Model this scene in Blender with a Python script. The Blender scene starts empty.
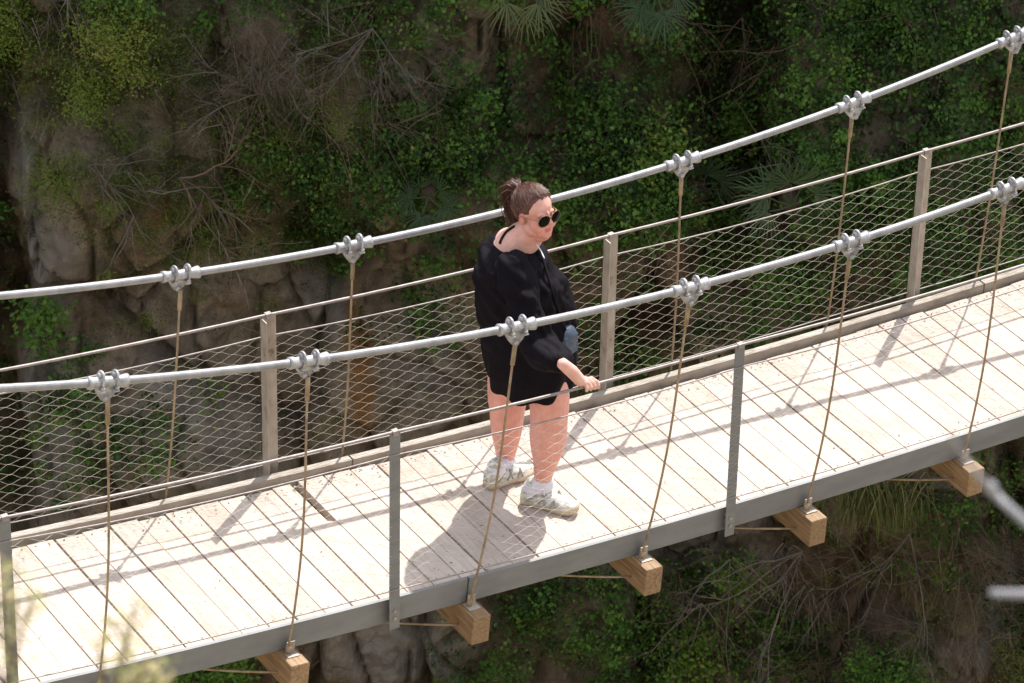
import bpy, bmesh, math, random
import numpy as np
from mathutils import Vector, Matrix
random.seed(7)
rng = np.random.default_rng(11)
scene = bpy.context.scene
COL = scene.collection
PI = math.pi
R = math.radians

# ------------------------------------------------------------------ camera
CAM = np.array([-4.30556, -12.77132, 10.36435])
YAW, PITCH, ROLL, FPX = 0.5628, 0.56533, 0.02219, 4103.95
FW = np.array([math.sin(YAW)*math.cos(PITCH), math.cos(YAW)*math.cos(PITCH), -math.sin(PITCH)])
_r = np.array([math.cos(YAW), -math.sin(YAW), 0.0]); _u = np.cross(_r, FW)
RT = _r*math.cos(ROLL)+_u*math.sin(ROLL); UP = -_r*math.sin(ROLL)+_u*math.cos(ROLL)
E1 = np.array([math.cos(YAW), -math.sin(YAW), 0.0])     # horizontal, to the right
E2 = np.array([math.sin(YAW), math.cos(YAW), 0.0])      # horizontal, away
EZ = np.array([0, 0, 1.0])

def ray(px, py):
    d = FW + RT*(px-512)/FPX - UP*(py-341.5)/FPX
    return d/np.linalg.norm(d)

A1, A2, WID = -0.14613, 0.00929, 1.018
def deck(x): return A1*x + A2*x*x
def slope(x): return A1 + 2*A2*x

def on_deck(px, py):
    d = ray(px, py); t = 19.0
    for _ in range(30):
        P = CAM+d*t; t -= (P[2]-deck(P[0]))/(d[2]-slope(P[0])*d[0])
    return CAM+d*t

# ------------------------------------------------------------------ materials
def mat(name, base=(0.5, 0.5, 0.5), rough=0.6, metal=0.0, spec=0.5):
    m = bpy.data.materials.new(name); m.use_nodes = True
    b = m.node_tree.nodes['Principled BSDF']
    b.inputs['Base Color'].default_value = (*base, 1)
    b.inputs['Roughness'].default_value = rough
    b.inputs['Metallic'].default_value = metal
    b.inputs['Specular IOR Level'].default_value = spec
    return m, m.node_tree, b

def N(nt, t, **kw):
    n = nt.nodes.new(t)
    for k, v in kw.items():
        if k.startswith('i_'): n.inputs[k[2:].replace('_', ' ')].default_value = v
        else: setattr(n, k, v)
    return n

def ramp(nt, src, stops, interp='LINEAR'):
    r = nt.nodes.new('ShaderNodeValToRGB'); r.color_ramp.interpolation = interp
    el = r.color_ramp.elements
    while len(el) < len(stops): el.new(0.5)
    for e, (p, c) in zip(el, stops):
        e.position = p; e.color = (*c, 1) if len(c) == 3 else c
    nt.links.new(src, r.inputs[0]); return r.outputs[0]

def coords(nt, scale=(1, 1, 1), kind='Object'):
    tc = nt.nodes.new('ShaderNodeTexCoord'); mp = nt.nodes.new('ShaderNodeMapping')
    mp.inputs['Scale'].default_value = scale
    nt.links.new(tc.outputs[kind], mp.inputs[0]); return mp.outputs[0]

def noise(nt, vec, scale, detail=5, rough=0.6, dist=0.0):
    n = nt.nodes.new('ShaderNodeTexNoise')
    n.inputs['Scale'].default_value = scale; n.inputs['Detail'].default_value = detail
    n.inputs['Roughness'].default_value = rough; n.inputs['Distortion'].default_value = dist
    nt.links.new(vec, n.inputs['Vector']); return n.outputs['Fac']

def mix(nt, a, b, fac, mode='MIX'):
    m = nt.nodes.new('ShaderNodeMix'); m.data_type = 'RGBA'; m.blend_type = mode
    for s, v in ((m.inputs[0], fac), (m.inputs[6], a), (m.inputs[7], b)):
        if hasattr(v, 'links') or hasattr(v, 'is_linked'): nt.links.new(v, s)
        elif isinstance(v, (int, float)): s.default_value = v
        else: s.default_value = (*v, 1)
    return m.outputs[2]

def bump(nt, b, h, strength=0.3, dist=0.01):
    n = nt.nodes.new('ShaderNodeBump'); n.inputs['Strength'].default_value = strength
    n.inputs['Distance'].default_value = dist
    nt.links.new(h, n.inputs['Height']); nt.links.new(n.outputs[0], b.inputs['Normal'])

def m_plank():
    m, nt, b = mat('weathered_plank', rough=0.75, spec=0.3)
    oi = nt.nodes.new('ShaderNodeObjectInfo')
    v = coords(nt, (1, 1, 1))
    add = N(nt, 'ShaderNodeVectorMath', operation='ADD')
    mul = N(nt, 'ShaderNodeVectorMath', operation='SCALE'); mul.inputs['Scale'].default_value = 17.3
    cmb = nt.nodes.new('ShaderNodeCombineXYZ')
    nt.links.new(oi.outputs['Random'], cmb.inputs[0]); nt.links.new(oi.outputs['Random'], cmb.inputs[1])
    nt.links.new(cmb.outputs[0], mul.inputs[0]); nt.links.new(v, add.inputs[0]); nt.links.new(mul.outputs[0], add.inputs[1])
    sc = N(nt, 'ShaderNodeVectorMath', operation='MULTIPLY'); sc.inputs[1].default_value = (30, 2.2, 30)
    nt.links.new(add.outputs[0], sc.inputs[0])
    grain = noise(nt, sc.outputs[0], 2.2, 6, 0.65, 0.6)
    blot = noise(nt, add.outputs[0], 5, 4, 0.6)
    c = ramp(nt, grain, [(0.22, (0.33, 0.25, 0.20)), (0.42, (0.45, 0.375, 0.325)), (0.55, (0.51, 0.435, 0.37)), (0.8, (0.56, 0.49, 0.425))])
    c2 = ramp(nt, blot, [(0.3, (0.88, 0.85, 0.82)), (0.55, (1, 1, 1))])
    c = mix(nt, c, c2, 1.0, 'MULTIPLY')
    tone = ramp(nt, oi.outputs['Random'], [(0, (0.90, 0.89, 0.88)), (0.5, (1, 0.98, 0.97)), (1, (1.04, 1.04, 1.04))])
    c = mix(nt, c, tone, 1.0, 'MULTIPLY')
    spk = noise(nt, add.outputs[0], 60, 2, 0.5)
    s = ramp(nt, spk, [(0.70, (0, 0, 0)), (0.76, (1, 1, 1))])
    c = mix(nt, c, (0.16, 0.10, 0.06), s)
    nt.links.new(c, b.inputs['Base Color']); bump(nt, b, grain, 0.35, 0.004)
    return m

def m_noise(name, stops, scale=8, stretch=(1, 1, 1), rough=0.6, metal=0.0, bs=0.2, bd=0.003, detail=5, spec=0.5, vary=False):
    m, nt, b = mat(name, rough=rough, metal=metal, spec=spec)
    v = coords(nt, stretch)
    oi = nt.nodes.new('ShaderNodeObjectInfo'); sc = N(nt, 'ShaderNodeMath', operation='MULTIPLY'); sc.inputs[1].default_value = 37.0
    nt.links.new(oi.outputs['Random'], sc.inputs[0]); ad = N(nt, 'ShaderNodeVectorMath', operation='ADD')
    nt.links.new(v, ad.inputs[0]); nt.links.new(sc.outputs[0], ad.inputs[1]); v = ad.outputs[0]
    n = noise(nt, v, scale, detail)
    c = ramp(nt, n, stops)
    if vary:
        c = mix(nt, c, ramp(nt, oi.outputs['Random'], [(0, (.80, .79, .77)), (1, (1.08, 1.06, 1.05))]), 1.0, 'MULTIPLY')
        c = mix(nt, c, (.13, .085, .05), ramp(nt, noise(nt, v, scale*.6, 6, .7), [(.60, (0, 0, 0)), (.74, (.55, .55, .55))]))
    nt.links.new(c, b.inputs['Base Color']); bump(nt, b, n, bs, bd)
    return m

M = {}
M['plank'] = m_plank()
M['steel'] = m_noise('galvanised_steel', [(0.3, (0.165, 0.168, 0.172)), (0.5, (0.195, 0.197, 0.20)), (0.72, (0.225, 0.225, 0.225))], 5, (1, 1, 3), 0.55, 0.25, 0.05)
M['kerb'] = m_noise('weathered_edge_steel', [(0.3, (0.20, 0.165, 0.13)), (0.5, (0.31, 0.27, 0.225)), (0.72, (0.37, 0.335, 0.29))], 7, (1, 1, 2), 0.65, 0.1, 0.15)
M['post'] = m_noise('stained_steel', [(0.28, (0.17, 0.12, 0.08)), (0.4, (0.34, 0.29, 0.24)), (0.6, (0.42, 0.38, 0.33)), (0.8, (0.48, 0.45, 0.40))], 14, (1, 1, .6), 0.6, 0.25, 0.15, vary=True)
M['cable'] = m_noise('cable_zinc', [(0.3, (0.21, 0.205, 0.21)), (0.5, (0.28, 0.275, 0.275)), (0.7, (0.34, 0.33, 0.335))], 18, (1, 1, 1), 0.45, 0.25, 0.3)
M['clamp'] = m_noise('clamp_zinc', [(0.3, (0.26, 0.26, 0.28)), (0.5, (0.42, 0.42, 0.43)), (0.7, (0.55, 0.55, 0.57))], 30, (1, 1, 1), 0.42, 0.35, 0.3, vary=True)
M['rail'] = m_noise('rail_cable', [(0.3, (0.20, 0.17, 0.155)), (0.7, (0.34, 0.295, 0.28))], 25, (1, 1, 1), 0.5, 0.2, 0.2)
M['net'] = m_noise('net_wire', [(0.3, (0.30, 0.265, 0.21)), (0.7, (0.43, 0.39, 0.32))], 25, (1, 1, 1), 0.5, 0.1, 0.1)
M['net_near'] = m_noise('net_wire_shade_lift', [(0.3, (0.48, 0.45, 0.40)), (0.7, (0.62, 0.59, 0.54))], 25, (1, 1, 1), 0.5, 0.1, 0.1)  # same wire in a lightened colour, offsetting the shaded side facing the camera
M['hanger'] = m_noise('rusty_hanger', [(0.3, (0.17, 0.115, 0.07)), (0.5, (0.30, 0.22, 0.135)), (0.75, (0.40, 0.315, 0.21))], 22, (1, 1, .7), 0.6, 0.15, 0.3, vary=True)
M['beam'] = m_noise('timber_beam', [(0.25, (0.13, 0.075, 0.04)), (0.45, (0.27, 0.165, 0.085)), (0.6, (0.35, 0.225, 0.12)), (0.8, (0.40, 0.30, 0.20))], 5, (16, 1.2, 16), 0.7, 0, 0.3, 0.004, vary=True)
M['skin'], nt, b = mat('skin', rough=0.5, spec=0.4)
at = N(nt, 'ShaderNodeAttribute', attribute_name='tone')
nv = noise(nt, coords(nt), 22, 3)
sk = ramp(nt, at.outputs['Fac'], [(0, (0.74, 0.46, 0.39)), (0.5, (0.70, 0.335, 0.275)), (1, (0.46, 0.10, 0.09))])
sk = mix(nt, sk, ramp(nt, nv, [(0.35, (0.92, 0.84, 0.81)), (0.65, (1.04, 1.02, 1.01))]), 1.0, 'MULTIPLY')
nt.links.new(sk, b.inputs['Base Color'])
b.inputs['Subsurface Weight'].default_value = 0.12; b.inputs['Subsurface Radius'].default_value = (0.02, 0.008, 0.004)
M['cloth'], nt, b = mat('black_cloth', (0.012, 0.010, 0.014), 0.8, 0, 0.10)
nn = noise(nt, coords(nt), 240, 3); nt.links.new(ramp(nt, nn, [(0.3, (0.0035, 0.0025, 0.004)), (0.7, (0.0085, 0.0065, 0.010))]), b.inputs['Base Color'])
b.inputs['Sheen Weight'].default_value = 0.0
bump(nt, b, nn, 0.2, 0.001)
M['strap'], _, _ = mat('black_strap', (0.010, 0.009, 0.012), 0.8, 0, .15)
M['denim'] = m_noise('blue_grey_canvas', [(0.3, (0.03, 0.045, 0.075)), (0.7, (0.075, 0.10, 0.15))], 60)
M['sock'] = m_noise('white_sock', [(0.3, (0.60, 0.58, 0.68)), (0.7, (0.78, 0.76, 0.82))], 60, (1, 1, 5), 0.9, 0, 0.5)
M['shoe'] = m_noise('beige_shoe', [(0.36, (0.34, 0.34, 0.30)), (0.46, (0.48, 0.47, 0.41)), (0.54, (0.60, 0.59, 0.54)), (0.62, (0.66, 0.65, 0.61)), (0.70, (0.40, 0.40, 0.37))], 34, (1, 1, 2.4), 0.75, 0, 0.3, detail=2)
M['sole'] = m_noise('cream_sole', [(0.3, (0.42, 0.34, 0.24)), (0.7, (0.58, 0.50, 0.38))], 30, (1, 1, 1), 0.8)
M['sheen_grey'], _, _ = mat('grey_trim', (0.30, 0.31, 0.31), 0.6)
M['lace'], _, _ = mat('white_lace', (0.75, 0.75, 0.78), 0.8)
M['lens'], _, _ = mat('dark_lens', (0.003, 0.002, 0.0025), 0.18, 0, 0.08)
M['gold'], _, _ = mat('gold_frame', (0.30, 0.20, 0.10), 0.4, 0.6)
M['hair'], nt, b = mat('brown_hair', rough=0.42, spec=0.5)
at = N(nt, 'ShaderNodeAttribute', attribute_name='tone')
nt.links.new(ramp(nt, at.outputs['Fac'], [(0, (0.045, 0.017, 0.012)), (0.6, (0.13, 0.05, 0.036)), (1, (0.30, 0.145, 0.095))]), b.inputs['Base Color'])

def m_leaf(name, stops, trans=0.25, rough=0.55):
    m, nt, b = mat(name, rough=rough, spec=0.25)
    at = N(nt, 'ShaderNodeAttribute', attribute_name='tone')
    c = ramp(nt, at.outputs['Fac'], stops)
    nt.links.new(c, b.inputs['Base Color'])
    tr = nt.nodes.new('ShaderNodeBsdfTranslucent'); nt.links.new(c, tr.inputs[0])
    mx = nt.nodes.new('ShaderNodeMixShader'); mx.inputs[0].default_value = trans
    nt.links.new(b.outputs[0], mx.inputs[1]); nt.links.new(tr.outputs[0], mx.inputs[2])
    nt.links.new(mx.outputs[0], nt.nodes['Material Output'].inputs[0]); return m
M['ivy'] = m_leaf('dark_broadleaf', [(0, (0.018, 0.042, 0.011)), (0.5, (0.068, 0.155, 0.023)), (0.85, (0.125, 0.235, 0.031)), (1, (0.22, 0.24, 0.04))])
M['scrub'] = m_leaf('olive_fineleaf', [(0, (0.038, 0.058, 0.014)), (0.5, (0.12, 0.17, 0.024)), (0.9, (0.19, 0.25, 0.034)), (1, (0.26, 0.23, 0.06))])
M['palm'] = m_leaf('palm_green', [(0, (0.035, 0.065, 0.03)), (0.6, (0.075, 0.125, 0.06)), (1, (0.15, 0.17, 0.06))])
M['grass'] = m_leaf('dry_green_blade', [(0, (0.07, 0.09, 0.02)), (0.5, (0.16, 0.18, 0.05)), (1, (0.32, 0.26, 0.12))])
M['vine'] = m_leaf('dead_vine', [(0, (0.07, 0.045, 0.03)), (0.6, (0.15, 0.105, 0.072)), (1, (0.27, 0.20, 0.15))], 0.0, 0.85)
M['twig'] = m_leaf('grey_twig', [(0, (0.07, 0.06, 0.05)), (0.6, (0.155, 0.13, 0.105)), (1, (0.27, 0.23, 0.19))], 0.0, 0.85)
M['sprig'] = m_leaf('sunlit_sprig', [(0, (0.26, 0.28, 0.09)), (0.6, (0.46, 0.43, 0.18)), (1, (0.62, 0.50, 0.28))], 0.35)
M['pale_bark'] = m_noise('pale_bark', [(0.3, (0.19, 0.18, 0.19)), (0.7, (0.33, 0.32, 0.33))], 12, (1, 1, 1), 0.8)

def m_rock():
    m, nt, b = mat('cliff_rock', rough=0.9, spec=0.2)
    v = coords(nt)
    big = noise(nt, v, 0.45, 4, 0.55, 0.8); med = noise(nt, v, 2.4, 9, 0.72, 0.7); fine = noise(nt, v, 9, 9, 0.85)
    c = ramp(nt, big, [(0.34, (0.22, 0.15, 0.10)), (0.45, (0.42, 0.31, 0.21)), (0.54, (0.47, 0.39, 0.31)), (0.66, (0.43, 0.39, 0.34))])
    c = mix(nt, c, ramp(nt, med, [(0.3, (0.35, 0.32, 0.29)), (0.48, (0.85, 0.83, 0.80)), (0.62, (1.2, 1.18, 1.12)), (0.75, (1.55, 1.5, 1.42))]), 1.0, 'MULTIPLY')
    c = mix(nt, c, ramp(nt, fine, [(0.32, (0.25, 0.24, 0.22)), (0.48, (0.9, 0.89, 0.87)), (0.58, (1.15, 1.13, 1.1)), (0.72, (1.7, 1.66, 1.6))]), 1.0, 'MULTIPLY')
    o = noise(nt, coords(nt, (1.3, 1.3, 0.8)), 1.05, 4, 0.6, 0.4)
    c = mix(nt, c, (0.30, 0.13, 0.05), ramp(nt, o, [(0.64, (0, 0, 0)), (0.74, (0.4, 0.4, 0.4))]))
    g = noise(nt, coords(nt, (0.9, 0.9, 1.4)), 1.6, 6, 0.7)
    c = mix(nt, c, (0.045, 0.055, 0.02), ramp(nt, g, [(0.54, (0, 0, 0)), (0.66, (0.7, 0.7, 0.7))]))
    at = N(nt, 'ShaderNodeAttribute', attribute_name='tone')      # 0.5 plain, 0 darkened, with recess shade painted in, 1 pale bare rock
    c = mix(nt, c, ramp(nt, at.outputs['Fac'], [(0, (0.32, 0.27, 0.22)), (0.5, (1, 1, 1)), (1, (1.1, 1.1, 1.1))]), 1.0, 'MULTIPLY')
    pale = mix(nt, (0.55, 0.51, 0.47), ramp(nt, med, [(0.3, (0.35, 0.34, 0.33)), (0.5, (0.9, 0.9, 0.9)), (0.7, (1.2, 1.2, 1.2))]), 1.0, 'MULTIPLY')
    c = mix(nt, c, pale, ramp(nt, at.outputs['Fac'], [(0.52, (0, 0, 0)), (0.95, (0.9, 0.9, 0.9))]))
    at2 = N(nt, 'ShaderNodeAttribute', attribute_name='rust')
    c = mix(nt, c, (0.42, 0.21, 0.08), at2.outputs['Fac'])
    nt.links.new(c, b.inputs['Base Color'])
    s = N(nt, 'ShaderNodeMath', operation='ADD'); nt.links.new(med, s.inputs[0]); nt.links.new(fine, s.inputs[1])
    bump(nt, b, s.outputs[0], 1.0, 0.11)
    return m
M['rock'] = m_rock()
M['earth'] = m_noise('bank_earth', [(0.3, (0.16, 0.14, 0.10)), (0.5, (0.28, 0.24, 0.17)), (0.7, (0.36, 0.32, 0.25))], 1.2, (1, 1, 1), 0.95, 0, 0.6, 0.1, 8)
M['river'], nt, b = mat('green_water', (0.05, 0.09, 0.06), 0.08)
wn = noise(nt, coords(nt), 2.5, 4); bump(nt, b, wn, 0.3, 0.05)

# ------------------------------------------------------------------ mesh helpers
def tag(o, label=None, cat=None, group=None, kind=None):
    if label: o['label'] = label
    if cat: o['category'] = cat
    if group: o['group'] = group
    if kind: o['kind'] = kind
    return o

def empty(name, loc=(0, 0, 0)):
    o = bpy.data.objects.new(name, None); COL.objects.link(o); o.location = loc; o.empty_display_size = .1
    return o

def raw(name, V, F, material, parent=None, smooth=False, tone=None, extra=None):
    """V (n,3); F (m,k) uniform array or list of faces"""
    V = np.asarray(V, dtype=np.float32)
    off = np.zeros(3)
    p = parent
    while p is not None:
        off += np.array(p.location[:]); p = p.parent
    me = bpy.data.meshes.new(name)
    if isinstance(F, np.ndarray):
        n, k = F.shape
        me.vertices.add(len(V)); me.vertices.foreach_set('co', (V-off.astype(np.float32)).ravel())
        me.loops.add(n*k); me.loops.foreach_set('vertex_index', F.astype(np.int32).ravel())
        me.polygons.add(n); me.polygons.foreach_set('loop_start', np.arange(0, n*k, k, dtype=np.int32))
        me.update(calc_edges=True)
    else:
        me.from_pydata((V-off).tolist(), [], F); me.update()
    if smooth: me.polygons.foreach_set('use_smooth', np.ones(len(me.polygons), dtype=bool))
    if tone is not None:
        a = me.attributes.new('tone', 'FLOAT', 'POINT'); a.data.foreach_set('value', np.asarray(tone, dtype=np.float32))
    for k, v in (extra or {}).items():
        a = me.attributes.new(k, 'FLOAT', 'POINT'); a.data.foreach_set('value', np.asarray(v, dtype=np.float32))
    me.materials.append(material)
    o = bpy.data.objects.new(name, me); COL.objects.link(o)
    if parent is not None: o.parent = parent
    return o

class MB:
    def __init__(s): s.V = []; s.F = []; s.n = 0
    def add(s, V, F):
        s.V.append(np.asarray(V, float)); s.F += [tuple(i+s.n for i in f) for f in F]; s.n += len(V); return s
    def box(s, c, hx, hy, hz, ax=None):
        """ax: three axes rows"""
        ax = np.eye(3) if ax is None else np.asarray(ax); c = np.asarray(c, float)
        V = [c+ax[0]*hx*a+ax[1]*hy*b+ax[2]*hz*d for a in (-1, 1) for b in (-1, 1) for d in (-1, 1)]
        return s.add(V, [(0, 1, 3, 2), (4, 6, 7, 5), (0, 4, 5, 1), (2, 3, 7, 6), (0, 2, 6, 4), (1, 5, 7, 3)])
    def tube(s, P, r, k=8, cap=True):
        P = np.asarray(P, float); n = len(P)
        r = np.full(n, r) if np.isscalar(r) else np.asarray(r)
        T = np.gradient(P, axis=0); T /= np.linalg.norm(T, axis=1)[:, None]+1e-12
        up = np.array([0, 0, 1.0]) if abs(T[0][2]) < 0.9 else np.array([1.0, 0, 0])
        V = []
        a = np.cross(T[0], up); a /= np.linalg.norm(a)
        for i in range(n):
            a = a-T[i]*(a@T[i]); a /= np.linalg.norm(a); b = np.cross(T[i], a)
            for j in range(k):
                t = 2*PI*j/k; V.append(P[i]+r[i]*(a*math.cos(t)+b*math.sin(t)))
        F = [(i*k+j, i*k+(j+1) % k, (i+1)*k+(j+1) % k, (i+1)*k+j) for i in range(n-1) for j in range(k)]
        if cap: F += [tuple(range(k-1, -1, -1)), tuple((n-1)*k+j for j in range(k))]
        return s.add(V, F)
    def loft(s, rings):
        """rings: list of (centre, axisA, a, axisB, b[, power])"""
        k = 28; V = []
        for c, A, a, B, b in rings:
            for j in range(k):
                t = 2*PI*j/k; V.append(np.asarray(c)+np.asarray(A)*a*math.cos(t)+np.asarray(B)*b*math.sin(t))
        n = len(rings)
        F = [(i*k+j, i*k+(j+1) % k, (i+1)*k+(j+1) % k, (i+1)*k+j) for i in range(n-1) for j in range(k)]
        F += [tuple(range(k-1, -1, -1)), tuple((n-1)*k+j for j in range(k))]
        return s.add(V, F)
    def ell(s, c, axes, radii, nu=20, nv=12):
        V = []; c = np.asarray(c, float); axes = np.asarray(axes)
        for i in range(nv+1):
            ph = PI*i/nv
            for j in range(nu):
                t = 2*PI*j/nu
                d = np.array([math.sin(ph)*math.cos(t)*radii[0], math.sin(ph)*math.sin(t)*radii[1], math.cos(ph)*radii[2]])
                V.append(c+d@axes)
        F = [(i*nu+j, (i+1)*nu+j, (i+1)*nu+(j+1) % nu, i*nu+(j+1) % nu) for i in range(nv) for j in range(nu)]
        return s.add(V, F)
    def ball(s, c, r): return s.ell(c, np.eye(3), (r, r, r))
    def chain(s, P, rr, k=14):
        s.tube(P, rr, k)
        for p, r_ in zip(P, rr): s.ell(p, np.eye(3), (r_, r_, r_), k, 8)
        return s
    def build(s, name, material, parent=None, smooth=False, bevel=0.0):
        o = raw(name, np.concatenate(s.V), s.F, material, parent, smooth)
        if bevel:
            md = o.modifiers.new('b', 'BEVEL'); md.width = bevel; md.segments = 2; md.limit_method = 'ANGLE'
        return o
    def remeshed(s, name, material, parent, voxel, smooth_it=4, disp=None, tonef=None, fac=0.5):
        V = np.concatenate(s.V)
        bm = bmesh.new(); vs = [bm.verts.new(v) for v in V]
        for f in s.F:
            try: bm.faces.new([vs[i] for i in f])
            except ValueError: pass
        bmesh.ops.remove_doubles(bm, verts=bm.verts, dist=1e-5)
        me = bpy.data.meshes.new('tmp'); bm.to_mesh(me); bm.free()
        o = bpy.data.objects.new('tmp', me); COL.objects.link(o)
        md = o.modifiers.new('r', 'REMESH'); md.mode = 'VOXEL'; md.voxel_size = voxel
        sm = o.modifiers.new('s', 'SMOOTH'); sm.factor = fac; sm.iterations = smooth_it
        bpy.context.view_layer.update()
        dg = bpy.context.evaluated_depsgraph_get(); ev = o.evaluated_get(dg)
        m2 = bpy.data.meshes.new_from_object(ev)
        n = len(m2.vertices); co = np.empty(n*3, np.float32); m2.vertices.foreach_get('co', co); co = co.reshape(-1, 3)
        nm = np.empty(n*3, np.float32); m2.vertices.foreach_get('normal', nm); nm = nm.reshape(-1, 3)
        F = [tuple(p.vertices) for p in m2.polygons]
        if disp is not None: co = co+nm*disp(co, nm)[:, None]
        COL.objects.unlink(o); bpy.data.objects.remove(o); bpy.data.meshes.remove(me); bpy.data.meshes.remove(m2)
        return raw(name, co, F, material, parent, True, tone=None if tonef is None else tonef(co, nm))

def catmull(P, n=8):
    P = [np.asarray(p, float) for p in P]; Q = [2*P[0]-P[1]]+P+[2*P[-1]-P[-2]]; out = []
    for i in range(1, len(Q)-2):
        for j in range(n):
            t = j/n
            out.append(0.5*((2*Q[i])+(-Q[i-1]+Q[i+1])*t+(2*Q[i-1]-5*Q[i]+4*Q[i+1]-Q[i+2])*t*t+(-Q[i-1]+3*Q[i]-3*Q[i+1]+Q[i+2])*t**3))
    out.append(P[-1]); return np.array(out)

_tab = rng.random((256, 256))
def vn(x, y, seed=0):
    x = np.asarray(x)+seed*37.17; y = np.asarray(y)+seed*91.7
    xi = np.floor(x).astype(int); yi = np.floor(y).astype(int); fx = x-xi; fy = y-yi
    fx = fx*fx*(3-2*fx); fy = fy*fy*(3-2*fy)
    g = lambda a, b: _tab[a % 256, b % 256]
    return (g(xi, yi)*(1-fx)+g(xi+1, yi)*fx)*(1-fy)+(g(xi, yi+1)*(1-fx)+g(xi+1, yi+1)*fx)*fy
def fbm(x, y, o=5, seed=0, gain=0.5):
    s = 0; a = 1; t = 0
    for i in range(o):
        s = s+a*vn(x*2.03**i, y*2.03**i, seed+i); t += a; a *= gain
    return s/t-0.5

# ------------------------------------------------------------------ the cliff
O = CAM+ray(512, 341)*26.5
LEAN = 0.20
def cells(u, v, su, sv, seed):
    x = u/su; y = v/sv; xi = np.floor(x).astype(int); yi = np.floor(y).astype(int)
    f1 = np.full(x.shape, 9.); f2 = np.full(x.shape, 9.); idv = np.zeros(x.shape)
    for a in (-1, 0, 1):
        for b in (-1, 0, 1):
            cx = xi+a; cy = yi+b
            jx = _tab[(cx*7+seed) % 256, (cy*3+seed*5) % 256]; jy = _tab[(cx*5+seed*3) % 256, (cy*11+seed) % 256]
            d = np.hypot(cx+jx-x, cy+jy-y); hid = _tab[(cx*13+seed*2) % 256, (cy*17+seed*7) % 256]
            m = d < f1
            f2 = np.where(m, f1, np.minimum(f2, d)); idv = np.where(m, hid, idv); f1 = np.where(m, d, f1)
    return idv-0.5, f2-f1
def sstep(a, b, x):
    t = np.clip((x-a)/(b-a), 0, 1); return t*t*(3-2*t)
PXM, PYM = 155.0, 130.0                    # metres on the cliff per picture unit, for laying out its features
def uv_of(px, py):
    D = FW+RT*(px-512)/FPX-UP*(py-341.5)/FPX; OC = O-CAM
    t = (OC@E2-LEAN*OC[2])/(D@E2-LEAN*D[2]); P = D*t-OC; return P@E1, P[2]
def blob(u, v, px, py, rx, ry, soft=0.5):
    cu, cv = uv_of(px, py); d = np.hypot((u-cu)/(rx/PXM), (v-cv)/(ry/PYM))
    return 1-sstep(1-soft, 1+soft*0.6, d)
def disp(u, v):
    wu = u+0.25*fbm(u*.9, v*.9, 3, 3); wv = v+0.25*fbm(u*.9, v*.9, 3, 8)
    d = 1.1*fbm(u*.22, v*.28, 2, 1)+0.55*fbm(u*.8, v*.6, 4, 20)
    i1, e1 = cells(wu, wv, 1.15, 1.5, 5); i2, e2 = cells(wu+.3*wv, wv-.2*wu, .42, .6, 23); i3, e3 = cells(wu, wv, .17, .2, 61)
    d = d+0.34*i1-0.22*(1-sstep(0, .12, e1))+0.17*i2-0.09*(1-sstep(0, .14, e2))+0.035*i3
    d = d+0.13*fbm(u*5, v*5, 4, 40, .65)+.045*np.abs(fbm(u*9, v*14, 3, 50))*2+.03*fbm(u*16, v*16, 2, 55)
    ub = u+.34*fbm(u*.5, v*1.1, 4, 31)*2
    d = d+0.45*blob(ub, v, 130, 330, 130, 250, .6)-0.6*blob(ub, v, 0, 250, 24, 330, .9)-0.9*blob(u, v, 735, 110, 55, 130, .6)
    d = d-0.5*blob(u, v, 330, 235, 50, 45, .6)-0.4*blob(u, v, 560, 60, 50, 50, .6)+0.3*blob(u, v, 385, 620, 110, 60, .4)
    d = d+0.35*blob(u, v, 930, 650, 70, 60, .4)+0.45*blob(u, v, 900, 160, 150, 150, .6)
    return d
def cliff_at(u, v):
    d = disp(u, v)
    return O+np.multiply.outer(u, E1)+np.multiply.outer(v, EZ)+np.multiply.outer(LEAN*v-d, E2)
def cliff_px(px, py):
    """points of the cliff face seen along the given directions (arrays)"""
    px = np.atleast_1d(np.asarray(px, float)); py = np.atleast_1d(np.asarray(py, float))
    D = FW+np.outer((px-512)/FPX, RT)-np.outer((py-341.5)/FPX, UP); D /= np.linalg.norm(D, axis=1)[:, None]
    t = np.full(len(px), 26.5)
    for _ in range(14):
        P = CAM+D*t[:, None]-O; u = P@E1; v = P[:, 2]; w = P@E2
        t = t-0.6*(w-(LEAN*v-disp(u, v)))/(D@E2)
    P = CAM+D*t[:, None]; return P, (P-O)@E1, (P-O)[:, 2]

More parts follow.
